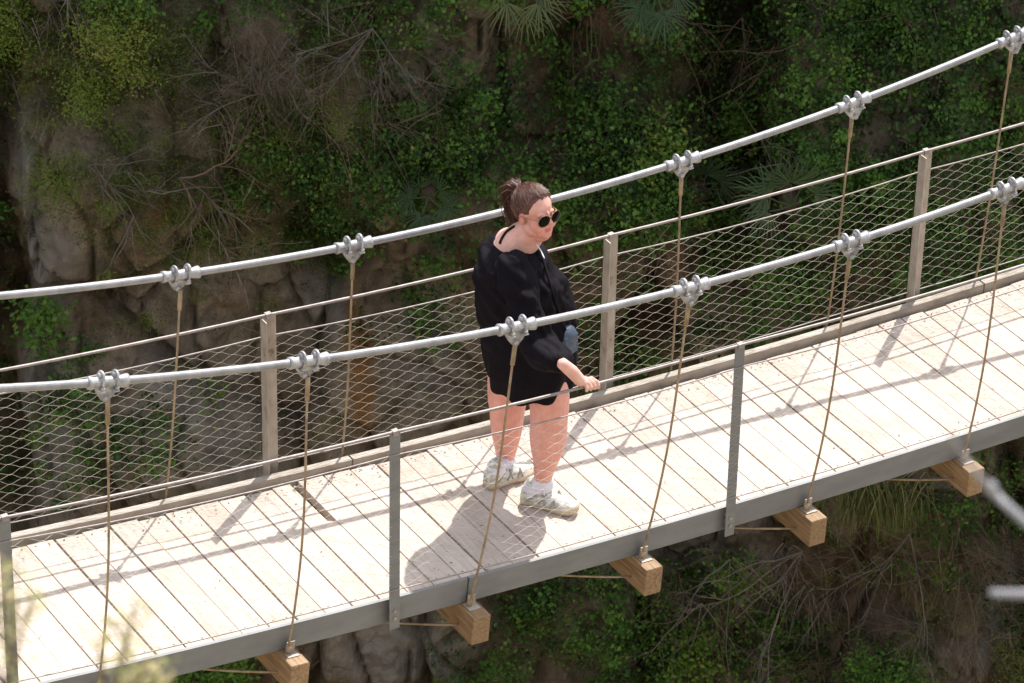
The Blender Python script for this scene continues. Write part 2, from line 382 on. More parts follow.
def axis(lo, a, b, hi, fine, grow=1.12):
    c = list(np.arange(a, b, fine)); s = fine; x = a; L = []
    while x > lo: s *= grow; x -= min(s, .5); L.append(x)
    s = fine; x = c[-1]
    while x < hi: s *= grow; x += min(s, .5); c.append(x)
    return np.array(L[::-1]+c)
U = axis(-20, -4.2, 4.2, 20, .026); Vv = axis(-9.8, -3.6, 3.4, 8.5, .026)
UU, VV = np.meshgrid(U, Vv)
CP = cliff_at(UU.ravel(), VV.ravel())
nu, nv = len(U), len(Vv)
I = np.arange(nu*nv).reshape(nv, nu)
CF = np.stack([I[:-1, :-1], I[:-1, 1:], I[1:, 1:], I[1:, :-1]], -1).reshape(-1, 4)
uu, vv = UU.ravel(), VV.ravel()
tone = 0.5+0*uu
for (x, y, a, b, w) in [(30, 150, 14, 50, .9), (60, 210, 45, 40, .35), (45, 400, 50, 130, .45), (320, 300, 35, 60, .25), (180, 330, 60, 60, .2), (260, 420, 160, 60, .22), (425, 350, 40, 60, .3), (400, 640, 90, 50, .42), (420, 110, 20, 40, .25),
                        (735, 110, 60, 130, -.4), (10, 300, 20, 330, -.3), (920, 650, 60, 50, .3), (330, 235, 60, 30, -.2), (650, 600, 330, 110, -.12), (1005, 600, 30, 60, .5)]:  # negative weights paint shade into cleft, gully and hollow; lower slope just darker
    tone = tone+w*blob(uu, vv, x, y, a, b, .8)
rust = np.zeros_like(uu)
for (x, y, a, b, w) in [(363, 372, 11, 55, 1.6), (168, 168, 14, 10, 1.2), (356, 310, 10, 40, .9), (100, 235, 40, 10, .25), (390, 155, 40, 35, .25), (640, 655, 60, 20, .2), (60, 140, 40, 20, .2), (232, 250, 8, 14, .3)]:
    rust = np.maximum(rust, w*blob(uu+.08*fbm(uu*6, vv*6, 3, 5), vv, x, y, a, b, .8)*(0.5+fbm(uu*7, vv*7, 3, 9)*1.4+.3))
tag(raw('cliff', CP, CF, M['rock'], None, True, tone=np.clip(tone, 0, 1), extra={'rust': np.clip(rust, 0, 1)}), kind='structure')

# gorge floor, the top of the cliff and the bank the photographer stands on
def sheet(name, rows, material, du=1.5, span=60, rough=.5):
    """rows: list of (distance away from camera, z)"""
    us = np.arange(-span, span+.1, du); G = []
    for w, z in rows:
        for u in us:
            n = fbm(np.array(u*.3), np.array(w*.3), 4, 2)
            P = np.array([CAM[0], CAM[1], 0])+E1*u+E2*(w+n*rough*.6)
            P[2] = z+n*rough
            G.append(P)
    k = len(us); F = np.array([(i*k+j, i*k+j+1, (i+1)*k+j+1, (i+1)*k+j) for i in range(len(rows)-1) for j in range(k-1)])
    return tag(raw(name, G, F, material, None, True), kind='structure')
wO = (O-CAM)@E2; zb = O[2]-9.6
sheet('gorge_floor', [(w, zb) for w in np.linspace(24, wO+2, 3)] and [(w, zb+.2*math.sin(w)) for w in np.arange(16, wO+3, 1.5)], M['earth'])
zc = CAM[2]
sheet('river_bank', [(-60, zc-1), (-25, zc-1.4), (-6, zc-1.6), (-1, zc-1.6), (.5, zc-1.75)]+[(.5+i*.9, zc-1.75-i*1.02) for i in range(1, 17)]+[(16.2, zb), (18, zb-.6)], M['earth'])
sheet('plateau', [(wO+LEAN*8.4-.3, O[2]+8.1), (wO+LEAN*8.4+4, O[2]+8.6), (wO+25, O[2]+11), (wO+90, O[2]+14)], M['earth'], rough=.8)

# ------------------------------------------------------------------ vegetation
def leaf_mesh(C, L, Wd, nrm, spread, rs, droop=0.0, tone=None):
    """diamond leaves at C with length L, width Wd"""
    n = len(C)
    d = rs.normal(size=(n, 3))*spread+nrm; d /= np.linalg.norm(d, axis=1)[:, None]     # leaf normal
    a = rs.normal(size=(n, 3)); a[:, 2] -= droop; a -= d*(a*d).sum(1)[:, None]; a /= np.linalg.norm(a, axis=1)[:, None]
    b = np.cross(d, a); L = L[:, None]; Wd = Wd[:, None]
    V = np.stack([C-a*L*.5, C+b*Wd*.5+d*L*.06-a*L*.05, C+a*L*.5-d*L*.12, C-b*Wd*.5+d*L*.06-a*L*.05], 1).reshape(-1, 3)
    return V, np.arange(4*n).reshape(n, 4), np.repeat(tone if tone is not None else rs.random(n), 4)

def strands(P, r0, r1, rs, tonev=None):
    """P (n,k,3) polylines -> triangular prisms"""
    n, k, _ = P.shape
    T = np.gradient(P, axis=1); T /= np.linalg.norm(T, axis=2)[..., None]+1e-9
    ref = np.array([.31, .52, .8]); a = np.cross(T, ref); a /= np.linalg.norm(a, axis=2)[..., None]+1e-9; b = np.cross(T, a)
    rr = (r0[:, None]*(1-np.linspace(0, 1, k))+r1[:, None]*np.linspace(0, 1, k))[..., None]
    ring = np.stack([P+rr*(a*math.cos(t)+b*math.sin(t)) for t in (0, 2.094, 4.189)], 2)
    V = ring.reshape(-1, 3); idx = np.arange(n*k*3).reshape(n, k, 3); F = []
    for j in range(3):
        F.append(np.stack([idx[:, :-1, j], idx[:, :-1, (j+1) % 3], idx[:, 1:, (j+1) % 3], idx[:, 1:, j]], -1).reshape(-1, 4))
    return V, np.concatenate(F), np.repeat(tonev if tonev is not None else rs.random(n), k*3)

def dens(px, py, blobs):
    d = np.zeros(len(px))
    for x, y, a, b, w in blobs:
        d = np.maximum(d, w*np.clip(1.35-np.hypot((px-x)/a, (py-y)/b), 0, 1))
    return d

IVY = [(850, 120, 230, 190, 1), (960, 240, 110, 130, 1), (800, 280, 150, 90, .9), (560, 110, 150, 110, .9), (450, 150, 90, 90, .9), (660, 170, 80, 80, .8), (430, 260, 50, 60, .6), (620, 300, 90, 70, .6),
       (660, 630, 100, 70, .85), (560, 595, 50, 35, .75), (820, 660, 80, 45, .7), (740, 620, 70, 60, .7), (215, 672, 60, 30, .9), (500, 660, 60, 40, .5), (60, 300, 30, 40, .45), (70, 400, 40, 70, .45), (150, 410, 35, 40, .5), (300, 160, 90, 60, .55), (350, 230, 60, 40, .4),
       (1010, 440, 80, 40, .6), (1100, 300, 120, 400, .8), (560, -80, 600, 90, .8), (560, 800, 500, 90, .7), (-80, 350, 80, 400, .5), (-300, 200, 200, 260, .6), (-280, 640, 160, 160, .5), (1330, 300, 260, 500, .75), (250, -190, 500, 120, .7), (900, -200, 500, 120, .8), (560, 950, 800, 120, .6), (330, 680, 60, 20, .5), (940, 500, 50, 50, .35)]
SCRUB = [(40, 30, 70, 50, 1), (130, 40, 80, 70, 1), (90, 110, 60, 50, .8), (200, 130, 140, 90, .9), (130, 195, 110, 50, .75), (240, 200, 110, 60, .9), (300, 90, 110, 90, .7), (420, 60, 90, 70, .65), (75, 200, 30, 35, .35), (300, 255, 70, 40, .5),
         (700, 70, 80, 60, .45), (880, 590, 120, 60, .35), (560, 640, 60, 40, .4), (160, 260, 70, 40, .5)]
DRY = [(255, 40, 90, 55, 1), (380, 40, 80, 70, .8), (320, 90, 60, 50, .4), (700, 110, 80, 110, 1), (770, 90, 60, 100, .8), (600, 60, 60, 70, .7), (760, 560, 110, 60, .8), (960, 540, 110, 90, 1), (880, 600, 100, 80, .8), (700, 600, 60, 60, .5), (200, 220, 120, 70, .2), (40, 120, 60, 80, .3), (900, 30, 60, 60, .3)]

def clumps(blobs, n, rs, out=(.02, .35)):
    px = rs.uniform(-450, 1480, n*9); py = rs.uniform(-320, 1000, n*9)
    pat = 0.55+1.6*fbm(px/70, py/60, 3, 77)
    keep = rs.random(n*9) < dens(px, py, blobs)*pat
    px, py = px[keep][:n], py[keep][:n]
    P, u, v = cliff_px(px, py)
    return P-E2*rs.uniform(*out, len(P))[:, None], px, py
NRM = -E2*.75+EZ*.65

def leaf_stuff(name, blobs, n, per, rad, L, ratio, material, seed, label, cat, spread=.6, out=(.02, .35)):
    rs = np.random.default_rng(seed)
    C, px, py = clumps(blobs, n, rs, out); n = len(C)
    rr = rs.uniform(*rad, n); k = per
    d = rs.normal(size=(n, k, 3)); d /= np.linalg.norm(d, axis=2)[..., None]
    rad3 = rr[:, None, None]*rs.random((n, k, 1))**.45
    X = C[:, None]+d*rad3*np.array([1.15, 1.15, .8])
    ct = rs.uniform(.0, .78, n)**1.15
    t = np.clip(ct[:, None]+rs.normal(0, .09, (n, k)), 0, 1); t = np.where(rs.random((n, k)) < .005, 1.0, t)
    X = X.reshape(-1, 3); nr = (d*.8+NRM).reshape(-1, 3); nr /= np.linalg.norm(nr, axis=1)[:, None]
    LL = rs.uniform(*L, len(X)); V, F, T = leaf_mesh(X, LL, LL*ratio*rs.uniform(.7, 1.3, len(X)), nr, spread, rs, .6, t.ravel())
    tag(raw(name, V, F, material, None, False, tone=T), label, cat, kind='stuff')
    return C, rr

leaf_stuff('ivy_cover', IVY, 7600, 72, (.06, .19), (.011, .043), .62, M['ivy'], 1, 'dark green broadleaf ivy and mastic cover hanging over the cliff', 'ivy', out=(.0, .42))
leaf_stuff('scrub_cover', SCRUB, 3000, 120, (.06, .18), (.012, .036), .2, M['scrub'], 2, 'olive green fine-leaved scrub on the left and middle of the cliff', 'scrub', 1.2, out=(.02, .4))
leaf_stuff('moss_tufts', [(500, 340, 700, 420, .4)], 900, 26, (.03, .10), (.01, .026), .5, M['scrub'], 4, 'thin sprinkling of tiny green tufts on the bare rock', 'moss', .8, out=(0, .04))

def strand_stuff(name, blobs, n, per, length, rad, material, seed, label, cat, hang=1.0, out=(.05, .5)):
    rs = np.random.default_rng(seed); C, _, _ = clumps(blobs, n, rs, out); n = len(C)
    k = 7; B = np.repeat(C, per, 0)+rs.normal(0, .05, (n*per, 3)); m = len(B)
    main = np.repeat(rs.normal(size=(n, 3))*[1, 1, .6]+[0, 0, -hang], per, 0)
    d = main+rs.normal(0, .45, (m, 3)); d /= np.linalg.norm(d, axis=1)[:, None]
    Ls = rs.uniform(*length, m); P = [B]
    for i in range(k-1):
        d = d+rs.normal(0, .16, (m, 3))+[0, 0, -.05*hang]; d /= np.linalg.norm(d, axis=1)[:, None]
        P.append(P[-1]+d*(Ls/k)[:, None])
    P = np.stack(P, 1); r = rs.uniform(*rad, m)
    V, F, T = strands(P, r, r*.4, rs, np.clip(np.repeat(rs.uniform(.1, .8, n), per)+rs.normal(0, .15, m), 0, 1))
    tag(raw(name, V, F, material, None, False, tone=T), label, cat, kind='stuff')
strand_stuff('dry_vines', DRY, 520, 12, (.15, .75), (.0014, .0036), M['vine'], 5, 'tangle of brown dead vines and hanging roots over the cliff', 'vines')
strand_stuff('bare_twigs', DRY+SCRUB[:3], 180, 7, (.12, .6), (.0016, .0048), M['twig'], 6, 'thin grey leafless twigs sticking out of the scrub', 'twigs', .1)
strand_stuff('stems', IVY, 420, 6, (.15, .5), (.0015, .004), M['vine'], 8, 'thin brown stems showing between the ivy leaves', 'stems', .2, out=(0, .2))

# dwarf palms: each fan is a part
def palm(name, px, py, fans, label, size, seed, out=.35, tone0=.3, up=.4):
    rs = np.random.default_rng(seed); base = cliff_px(px, py-out*80)[0][0]-E2*out
    root = empty(name, base); tag(root, label, 'palm')
    mb = MB(); mb.tube([base+E2*(out+.1), base+E2*out*.4-EZ*.03, base], [.05, .045, .05], 8).build('trunk', M['vine'], root, True)
    for (ax, az, ay, s) in fans:
        dr = E1*ax+EZ*az-E2*ay; dr = dr/np.linalg.norm(dr); L = size*s
        hub = base+dr*L*.7
        side = np.cross(dr, -E2*.8+EZ*.45); side /= np.linalg.norm(side); nn = np.cross(side, dr)
        V = []; F = []; T = []
        def seg(P, ws, tn):
            b0 = len(V); P = np.asarray(P)
            tg = P[-1]-P[0]; tg /= np.linalg.norm(tg); sd = np.cross(tg, nn); sd /= np.linalg.norm(sd)
            for p, w_ in zip(P, ws): V.extend([p-sd*w_, p+nn*w_*.5, p+sd*w_]); T.extend([tn]*3)
            for i in range(len(P)-1):
                for j in (0, 1): F.append((b0+i*3+j, b0+i*3+j+1, b0+i*3+j+4, b0+i*3+j+3))
        seg([base, base+dr*L*.35-EZ*.01, hub], [.006, .005, .004], .4)
        nl = 19
        for i in range(nl):
            th = (i/(nl-1)-.5)*R(215)+rs.normal(0, .04)
            ld = dr*math.cos(th)+side*math.sin(th); ln = L*(.62+.3*math.cos(th*.7))*rs.uniform(.88, 1.08)
            dp = -EZ*ln*.14*rs.uniform(.4, 1.6)
            seg([hub+ld*.012, hub+ld*ln*.4+nn*ln*.04, hub+ld*ln*.75+dp*.35, hub+ld*ln+dp], [.002, .0075*size/.35, .005*size/.35, .0005], np.clip(tone0+rs.normal(0, .15), 0, 1))
        raw('fan', V, np.array(F), M['palm'], root, False, tone=T)
FAN6 = [(-.9, .5, .3, 1), (-.4, .9, .5, 1.05), (.25, 1, .4, 1), (.85, .6, .5, 1.05), (1, -.1, .6, .95), (-.8, -.3, .7, .9), (.2, -.5, .9, .9)]
palm('dwarf_palm', 655, -6, [(-.4, .2, .7, 1.15), (-.7, -.5, .7, 1.1), (.3, -.6, .8, 1.15), (.9, .1, .5, 1), (.3, .8, .5, 1), (-.2, -.9, .8, 1)], 'blue-green dwarf palm at the top edge, between the cable and the upper right ivy', .20, 31, .5, .35)
palm('dwarf_palm', 524, -14, [(-.6, -.5, .6, 1.1), (.1, -.9, .6, 1.1), (.7, -.6, .7, 1.1), (1, 0, .5, 1), (-1, 0, .5, 1.1)], 'yellow-green palm fronds hanging in from the top edge above the woman', .21, 32, .45, .85)
palm('dwarf_palm', 786, 205, [(-.9, .5, .3, 1.1), (-.5, .9, .3, 1.2), (-.1, 1, .4, 1.2), (.3, 1, .3, 1.15), (.7, .7, .4, 1.05), (-.9, 0, .5, .9)], 'spiky green dwarf palm low in the ravine behind the far railing', .26, 33, .8, .55)
palm('dwarf_palm', 700, 195, [(-.7, .7, .4, .9), (.1, 1, .4, 1), (.6, .8, .4, .9), (-.9, .1, .5, .9)], 'small dark dwarf palm beside the hanger rope behind the far railing', .30, 34, .3, .15)
palm('dwarf_palm', 430, 196, [(-.9, .2, .5, .9), (-.3, .7, .6, 1), (.5, .6, .5, .9), (.7, -.3, .6, .9), (-.3, -.8, .7, .9)], 'small bluish palm tuft on the slope left of the woman\'s head', .20, 35, .4, .25)

# tufts of long hanging grass
def tuft(name, px, py, label, n, length, seed, spreadx=.3, mt='grass', arch=.5, out=.35, hang=1.0):
    rs = np.random.default_rng(seed); base = cliff_px(px, py-out*80)[0][0]-E2*out
    k = 8; B = base+np.outer(rs.normal(0, spreadx, n), E1)+rs.normal(0, .04, (n, 3))
    d = np.outer(rs.normal(0, .55, n), E1)+np.outer(rs.uniform(.3, 1.2, n), -E2)+np.outer(rs.uniform(.1, 1, n), EZ)*arch
    d /= np.linalg.norm(d, axis=1)[:, None]; Ls = rs.uniform(.6, 1.1, n)*length; P = [B]
    for i in range(k-1):
        d = d+np.array([0, 0, -.42*hang])+rs.normal(0, .03, (n, 3)); d /= np.linalg.norm(d, axis=1)[:, None]
        P.append(P[-1]+d*(Ls/k)[:, None])
    r = rs.uniform(.0025, .005, n); V, F, T = strands(np.stack(P, 1), r, r*.3, rs, np.clip(rs.normal(.5, .25, n), 0, 1))
    root = empty(name, base); tag(root, label, 'grass tuft')
    raw('blades', V, F, M[mt], root, False, tone=T)
tuft('grass_tuft', 868, 478, 'big hanging tuft of yellow-green grass under the bridge between two timber beams', 420, .40, 41, .15, out=.6)
tuft('grass_tuft', 775, 548, 'pale dry grass tuft hanging below the second timber beam from the right', 40, .35, 42, .10, 'twig')
tuft('grass_tuft', 800, 585, 'thin straw-coloured grass tuft low in the gorge among fallen twigs', 30, .45, 43, .2, 'twig')

# dead bushes and bare branches one can point to
def branches(name, px, py, dirs, label, length, seed, r=.007, mt='twig', cat='dead bush', out=.4, sub=5, lvl=2, hang=.12):
    rs = np.random.default_rng(seed); base = cliff_px(px, py-out*80)[0][0]-E2*out
    root = empty(name, base); tag(root, label, cat)
    V = []; F = []; T = []; n0 = 0
    def grow(p, d, L, r_, lv):
        nonlocal n0
        k = 8; P = [p]; dd = d/np.linalg.norm(d)
        for i in range(k-1):
            dd = dd+rs.normal(0, .13, 3)+[0, 0, -hang*.3]; dd /= np.linalg.norm(dd); P.append(P[-1]+dd*L/k)
        P = np.array(P); v, f, t = strands(P[None], np.array([r_]), np.array([r_*.35]), rs, np.array([rs.uniform(.3, .9)]))
        V.append(v); F.append(f+n0); T.append(t); n0 += len(v)
        if lv > 0:
            for _ in range(sub):
                i = rs.integers(1, k-1); nd = (P[i+1]-P[i]); nd /= np.linalg.norm(nd)
                grow(P[i], nd+rs.normal(0, .55, 3), L*rs.uniform(.4, .7), r_*.55, lv-1)
    for (ax, az, ay) in dirs: grow(base, E1*ax+EZ*az-E2*ay, length*rs.uniform(.8, 1.15), r, lvl)
    raw('branch_work', np.concatenate(V), np.concatenate(F), M[mt], root, False, tone=np.concatenate(T))
branches('dead_bush', 262, 95, [(-.8, .7, .3), (-.4, .9, .4), (0, 1, .4), (.5, .9, .3), (-.9, .3, .5), (.9, .6, .3), (.3, 1, .6)], 'fan of pinkish-grey dead twigs at upper left above the cable', .62, 51, .005, sub=8, lvl=2, hang=0)
branches('dead_bush', 375, 30, [(-.8, -.6, .4), (-.5, -.9, .4), (-1, -.2, .4), (.2, -1, .4), (.6, -.7, .5)], 'grey leafless bush hanging from the top edge left of centre', .55, 52, .005, sub=7)
branches('bare_branch', 333, -14, [(0, -1, .3), (-.05, -.9, .5)], 'pale bare branch hanging straight down from the top edge left of centre', .42, 53, .008, cat='branch', sub=3, lvl=1)
branches('bare_branch', 800, 548, [(-.9, -.5, .4), (-.8, -.75, .4), (-.95, -.3, .4), (-.5, -1, .3)], 'grey bare branches spreading down-left from the grass tuft under the bridge', .85, 54, .008, cat='branch', sub=4)
branches('bare_branch', 905, 530, [(-.35, -1, .3), (-.6, -.8, .5), (.2, -1, .4)], 'long thin pale branch slanting down right of the grass tuft', .85, 55, .006, cat='branch', sub=4)
branches('bare_branch', 728, 556, [(-.6, -.9, .3), (.1, -1, .4)], 'straight pale stick leaning below the bridge right of its timber beam', .75, 56, .008, cat='branch', sub=2, lvl=1)
branches('bare_branch', 700, 600, [(-.6, -.8, .3), (-.2, -1, .3), (.5, -.6, .3)], 'whitish dead twigs in the ivy under the middle timber beam', .6, 57, .006, cat='branch', sub=4)
branches('bare_branch', 955, 560, [(.3, -1, .3), (-.8, -.9, .3), (.9, -.3, .3), (-.2, -.8, .5)], 'brown dead branches on the rocks at lower right', .8, 58, .006, 'vine', cat='branch', sub=6)
branches('bare_branch', 1010, 628, [(-1, -.42, .3)], 'single thin branch lying across the pale rock in the lower right corner', .95, 59, .006, cat='branch', sub=2, lvl=1)
branches('bare_branch', 95, 165, [(1, -.5, .4), (.9, -.8, .4), (.8, .3, .4)], 'grey crooked branch on the scrub at left above the cable', .7, 60, .007, cat='branch', sub=4)
branches('bare_branch', 140, 215, [(-.7, -.9, .3), (-.4, -1, .3)], 'dead stick leaning on the bare rock beside the left end of the far cable', .5, 61, .007, cat='branch', sub=1, lvl=1)
branches('bare_branch', 185, 178, [(1, -.1, .3), (1, .5, .3), (.8, -.5, .4)], 'dark knotty branch growing sideways over the ledge in the middle left', .75, 62, .010, 'vine', cat='branch', sub=5)
branches('bare_branch', 740, 20, [(-.2, -1, .3), (.2, -1, .4), (.5, -.6, .3), (-.6, -.7, .4)], 'dark hanging branches in the shaded cleft at upper right', .8, 63, .007, 'vine', cat='branch', sub=6)
branches('bare_branch', 75, -5, [(-.2, -1, .4), (.1, -1, .3)], 'short pale roots dangling from the top left corner', .22, 64, .008, cat='branch', sub=3, lvl=1)

# shrubs that stand out, each a thing
def shrub(px, py, rx, ry, label, seed, mt, L, ratio, n, out=.4, tone=(.3, .8)):
    rs = np.random.default_rng(seed); base = cliff_px(px, py+ry*.4-out*60)[0][0]; c = cliff_px(px, py-out*80)[0][0]-E2*out
    root = empty('shrub', base); tag(root, label, 'shrub')
    k = 34; cc = rs.normal(size=(k, 3)); cc /= np.linalg.norm(cc, axis=1)[:, None]; cc *= rs.random((k, 1))**.5
    cc = c+np.outer(cc[:, 0]*rx/155, E1)+np.outer(cc[:, 1]*.25, E2)+np.outer(cc[:, 2]*ry/130, EZ)
    per = n//k; X = np.repeat(cc, per, 0)+rs.normal(0, .055, (k*per, 3)); tt = np.clip(np.repeat(rs.uniform(*tone, k), per)+rs.normal(0, .1, k*per), 0, 1)
    LL = rs.uniform(*L, len(X)); nr = np.tile(NRM, (len(X), 1))
    V, F, T = leaf_mesh(X, LL, LL*ratio, nr, .8, rs, .4, tt); raw('foliage', V, F, M[mt], root, False, tone=T)
    P = np.stack([base+(cc-base)*s+(1-s)*s*np.array([0, 0, -.08]) for s in np.linspace(0, 1, 6)], 1)
    V, F, T = strands(P, np.full(k, .006), np.full(k, .0015), rs, rs.random(k)*.5); raw('stem', V, F, M['vine'], root, False, tone=T)
shrub(125, 45, 42, 48, 'bright yellow-green shrub at the top left, left of the dead twig fan', 71, 'scrub', (.014, .034), .4, 3600, tone=(.6, 1))
shrub(20, 28, 34, 34, 'olive-green shrub filling the top left corner', 72, 'scrub', (.014, .034), .4, 2600, tone=(.4, .9))
shrub(90, 96, 30, 24, 'small light green shrub just below the bright top left shrub', 73, 'scrub', (.012, .03), .4, 1800, tone=(.5, .9))
shrub(60, 185, 34, 22, 'green shrub growing in front of the pale bare rock on the left', 74, 'scrub', (.012, .03), .3, 1800, tone=(.3, .8))
shrub(735, 130, 22, 18, 'small shrub with mid green leaves in the shaded cleft at upper right', 75, 'ivy', (.02, .045), .6, 700, tone=(.5, .9))
shrub(655, 150, 34, 26, 'yellowish-green leafy shrub right above the far clamp behind the woman', 76, 'ivy', (.022, .046), .6, 1300, tone=(.55, 1))
shrub(740, 575, 30, 16, 'low shrub with small yellow flowers below the bridge at right', 77, 'ivy', (.02, .04), .6, 800, tone=(.4, 1))
shrub(690, 655, 34, 24, 'light green leafy shrub at the bottom edge right of centre', 78, 'ivy', (.022, .046), .6, 1200, tone=(.55, .95))
shrub(880, 668, 40, 18, 'teal-green leafy shrub at the bottom edge near the brown rocks', 79, 'ivy', (.022, .046), .55, 1400, tone=(.3, .75))
shrub(1010, 668, 24, 24, 'yellow-green clump in the lower right corner', 80, 'grass', (.03, .08), .15, 900, tone=(.3, .6))
shrub(205, 398, 14, 16, 'small bright green plant on the rock seen through the left net', 81, 'ivy', (.02, .042), .6, 300, .1, (.6, 1))
shrub(45, 318, 26, 20, 'glossy green climber on the left rock just under the far cable', 82, 'ivy', (.03, .055), .6, 420, .12, (.4, .8))
shrub(220, 672, 44, 14, 'bright green ivy clump at the bottom edge under the left end of the deck', 83, 'ivy', (.022, .046), .6, 1200, .3, (.5, .9))

# ------------------------------------------------------------------ the footbridge
X0, X1 = -10.2, 16.2
PS, PX0 = 1.84984, 3.1272
bridge = empty('suspension_footbridge', (3.5, .5, float(deck(3.5))))
tag(bridge, 'narrow suspension footbridge of sun-bleached planks with steel cables and wire net sides', 'footbridge')

def T3(x):   # frame along deck
    t = np.array([1, 0, slope(x)]); t /= np.linalg.norm(t); n = np.array([-t[2], 0, t[0]]); return t, np.array([0, 1.0, 0]), n
sp = .1385
xs = []; x = X0
prng = random.Random(5)
while x < X1:
    w = sp-prng.choice([.0028, .0035, .0045, .0055, .007, .010]); xs.append((x, w)); x += sp
# the gap by the far left post where a plank is short and the dark slot shows
inner = [q for q in xs if -3.2 < q[0] < 10.4][:100]
rest = [q for q in xs if q not in inner]
def plank_mb(mb, x, w):
    t, s, n = T3(x+w/2)
    c = np.array([x+w/2, 0, deck(x+w/2)])
    ya = .000+prng.uniform(-.002, .002); yb = WID-.012+prng.uniform(-.012, .004)
    z = prng.uniform(-.0022, .0022); tw = prng.gauss(0, .0022); tb = np.array([1, tw, 0])
    mb.box(c+s*(ya+yb)/2-n*(.022-z), w/2, (yb-ya)/2, .022, [t+s*0, s+t*tw, n])
SLOT = on_deck(309, 488)[0]
for (x, w) in inner:
    mb = MB()
    if x < SLOT-.05 <= x+sp:
        V = []
        for z in (-.044, 0):
            for (xx, y) in ((x, .0), (x+w, .0), (x+w, .64), (x+w-.036, .66), (x+w-.044, WID-.012), (x, WID-.012)): V.append((xx, y, deck(xx)+z))
        mb.add(V, [(5, 4, 3, 2, 1, 0), (6, 7, 8, 9, 10, 11)]+[(i, (i+1) % 6, 6+(i+1) % 6, 6+i) for i in range(6)])
    else: plank_mb(mb, x, w)
    o = mb.build('plank', M['plank'], bridge, bevel=.003)
mb = MB()
for (x, w) in rest: plank_mb(mb, x, w)
o = mb.build('outer_planking', M['plank'], bridge); o['kind'] = 'stuff'
# screw heads along both plank ends
mb = MB()
for (x, w) in xs:
    if -1 < x < 9:
        for y in (.045, WID-.045):
            for q in (.25, .75):
                xx = x+w*q; mb.tube([(xx, y, deck(xx)+.0015), (xx, y, deck(xx)+.0045)], .0042, 6)
o = mb.build('plank_screws', M['post'], bridge); o['kind'] = 'stuff'

lr = np.random.default_rng(77); nl_ = 420
lx = lr.uniform(.5, 8.5, nl_); ly = np.clip(np.where(lr.random(nl_) < .8, WID-.03-np.abs(lr.normal(0, .06, nl_)), lr.uniform(.05, WID, nl_)), .03, WID-.02)
C_ = np.stack([lx, ly, deck(lx)+.005], 1); LL = lr.uniform(.006, .018, nl_)
V, F, T = leaf_mesh(C_, LL, LL*.5, np.tile(EZ, (nl_, 1)), .25, lr, 0); tag(raw('leaf_litter', V, F, M['vine'], None, False, tone=T), 'brown crumbs of dry leaf litter along the far edge of the planks', 'leaf litter', kind='stuff')

def edge(mb, xa, xb, y0, y1, z0, z1):
    k = max(2, int((xb-xa)/.25)+1); X = np.linspace(xa, xb, k); V = []
    for x in X:
        t, s, n = T3(x); b = np.array([x, 0, deck(x)])
        for (y, z) in ((y0, z0), (y1, z0), (y1, z1), (y0, z1)): V.append(b+s*y+n*z)
    F = [(i*4+j, i*4+(j+1) % 4, (i+1)*4+(j+1) % 4, (i+1)*4+j) for i in range(k-1) for j in range(4)]+[(3, 2, 1, 0), tuple((k-1)*4+j for j in range(4))]
    mb.add(V, F)
xb = on_deck(352, 466)[0]; LN = 3.7
k0 = math.floor((X0-xb)/LN)
for k in range(k0, k0+9):
    a = max(X0, xb+k*LN+.004); b_ = min(X1, xb+(k+1)*LN-.004)
    if b_-a < .1: continue
    for side in (0, 1):
        mb = MB()
        if side == 0:
            edge(mb, a, b_, -.026, -.018, -.116, .010)                   # web
            edge(mb, a, b_, -.018, -.006, .002, .010); edge(mb, a, b_, -.018, .02, -.116, -.108)
        else:
            y = WID+.006
            edge(mb, a, b_, y, y+.007, -.10, .038); edge(mb, a, b_, y+.007, y+.04, .031, .038); edge(mb, a, b_, y+.007, y+.035, -.1, -.093)
        mb.build('edge_beam', M['kerb'] if side else M['steel'], bridge, bevel=.0015)

def ncab(x): return 0.03213*x*x-0.35345*x+1.8115
def fcab(x): return 0.03155*x*x-0.32511*x+1.49705
YN, YF = -.12, 1.12
XC = np.linspace(X0-1, X1+1.5, 120)
for f, y in ((ncab, YN), (fcab, YF)):
    xx = np.arange(X0-1, X1+1.5, .022); k = 30; th_ = np.linspace(0, 2*PI, k, endpoint=False)
    sl = (f(xx+.01)-f(xx-.01))/.02; nz = 1/np.sqrt(1+sl*sl); nx = -sl*nz
    rr = .0172*(1+.045*np.abs(np.cos(3*(th_[None]-xx[:, None]*18))))
    V = np.stack([xx[:, None]+nx[:, None]*rr*np.sin(th_), y+rr*np.cos(th_), f(xx)[:, None]+nz[:, None]*rr*np.sin(th_)], -1).reshape(-1, 3)
    J = np.arange(len(xx)*k).reshape(-1, k); Jn = np.roll(J, -1, 1)
    raw('main_cable', V, np.stack([J[:-1], Jn[:-1], Jn[1:], J[1:]], -1).reshape(-1, 4), M['cable'], bridge, True)

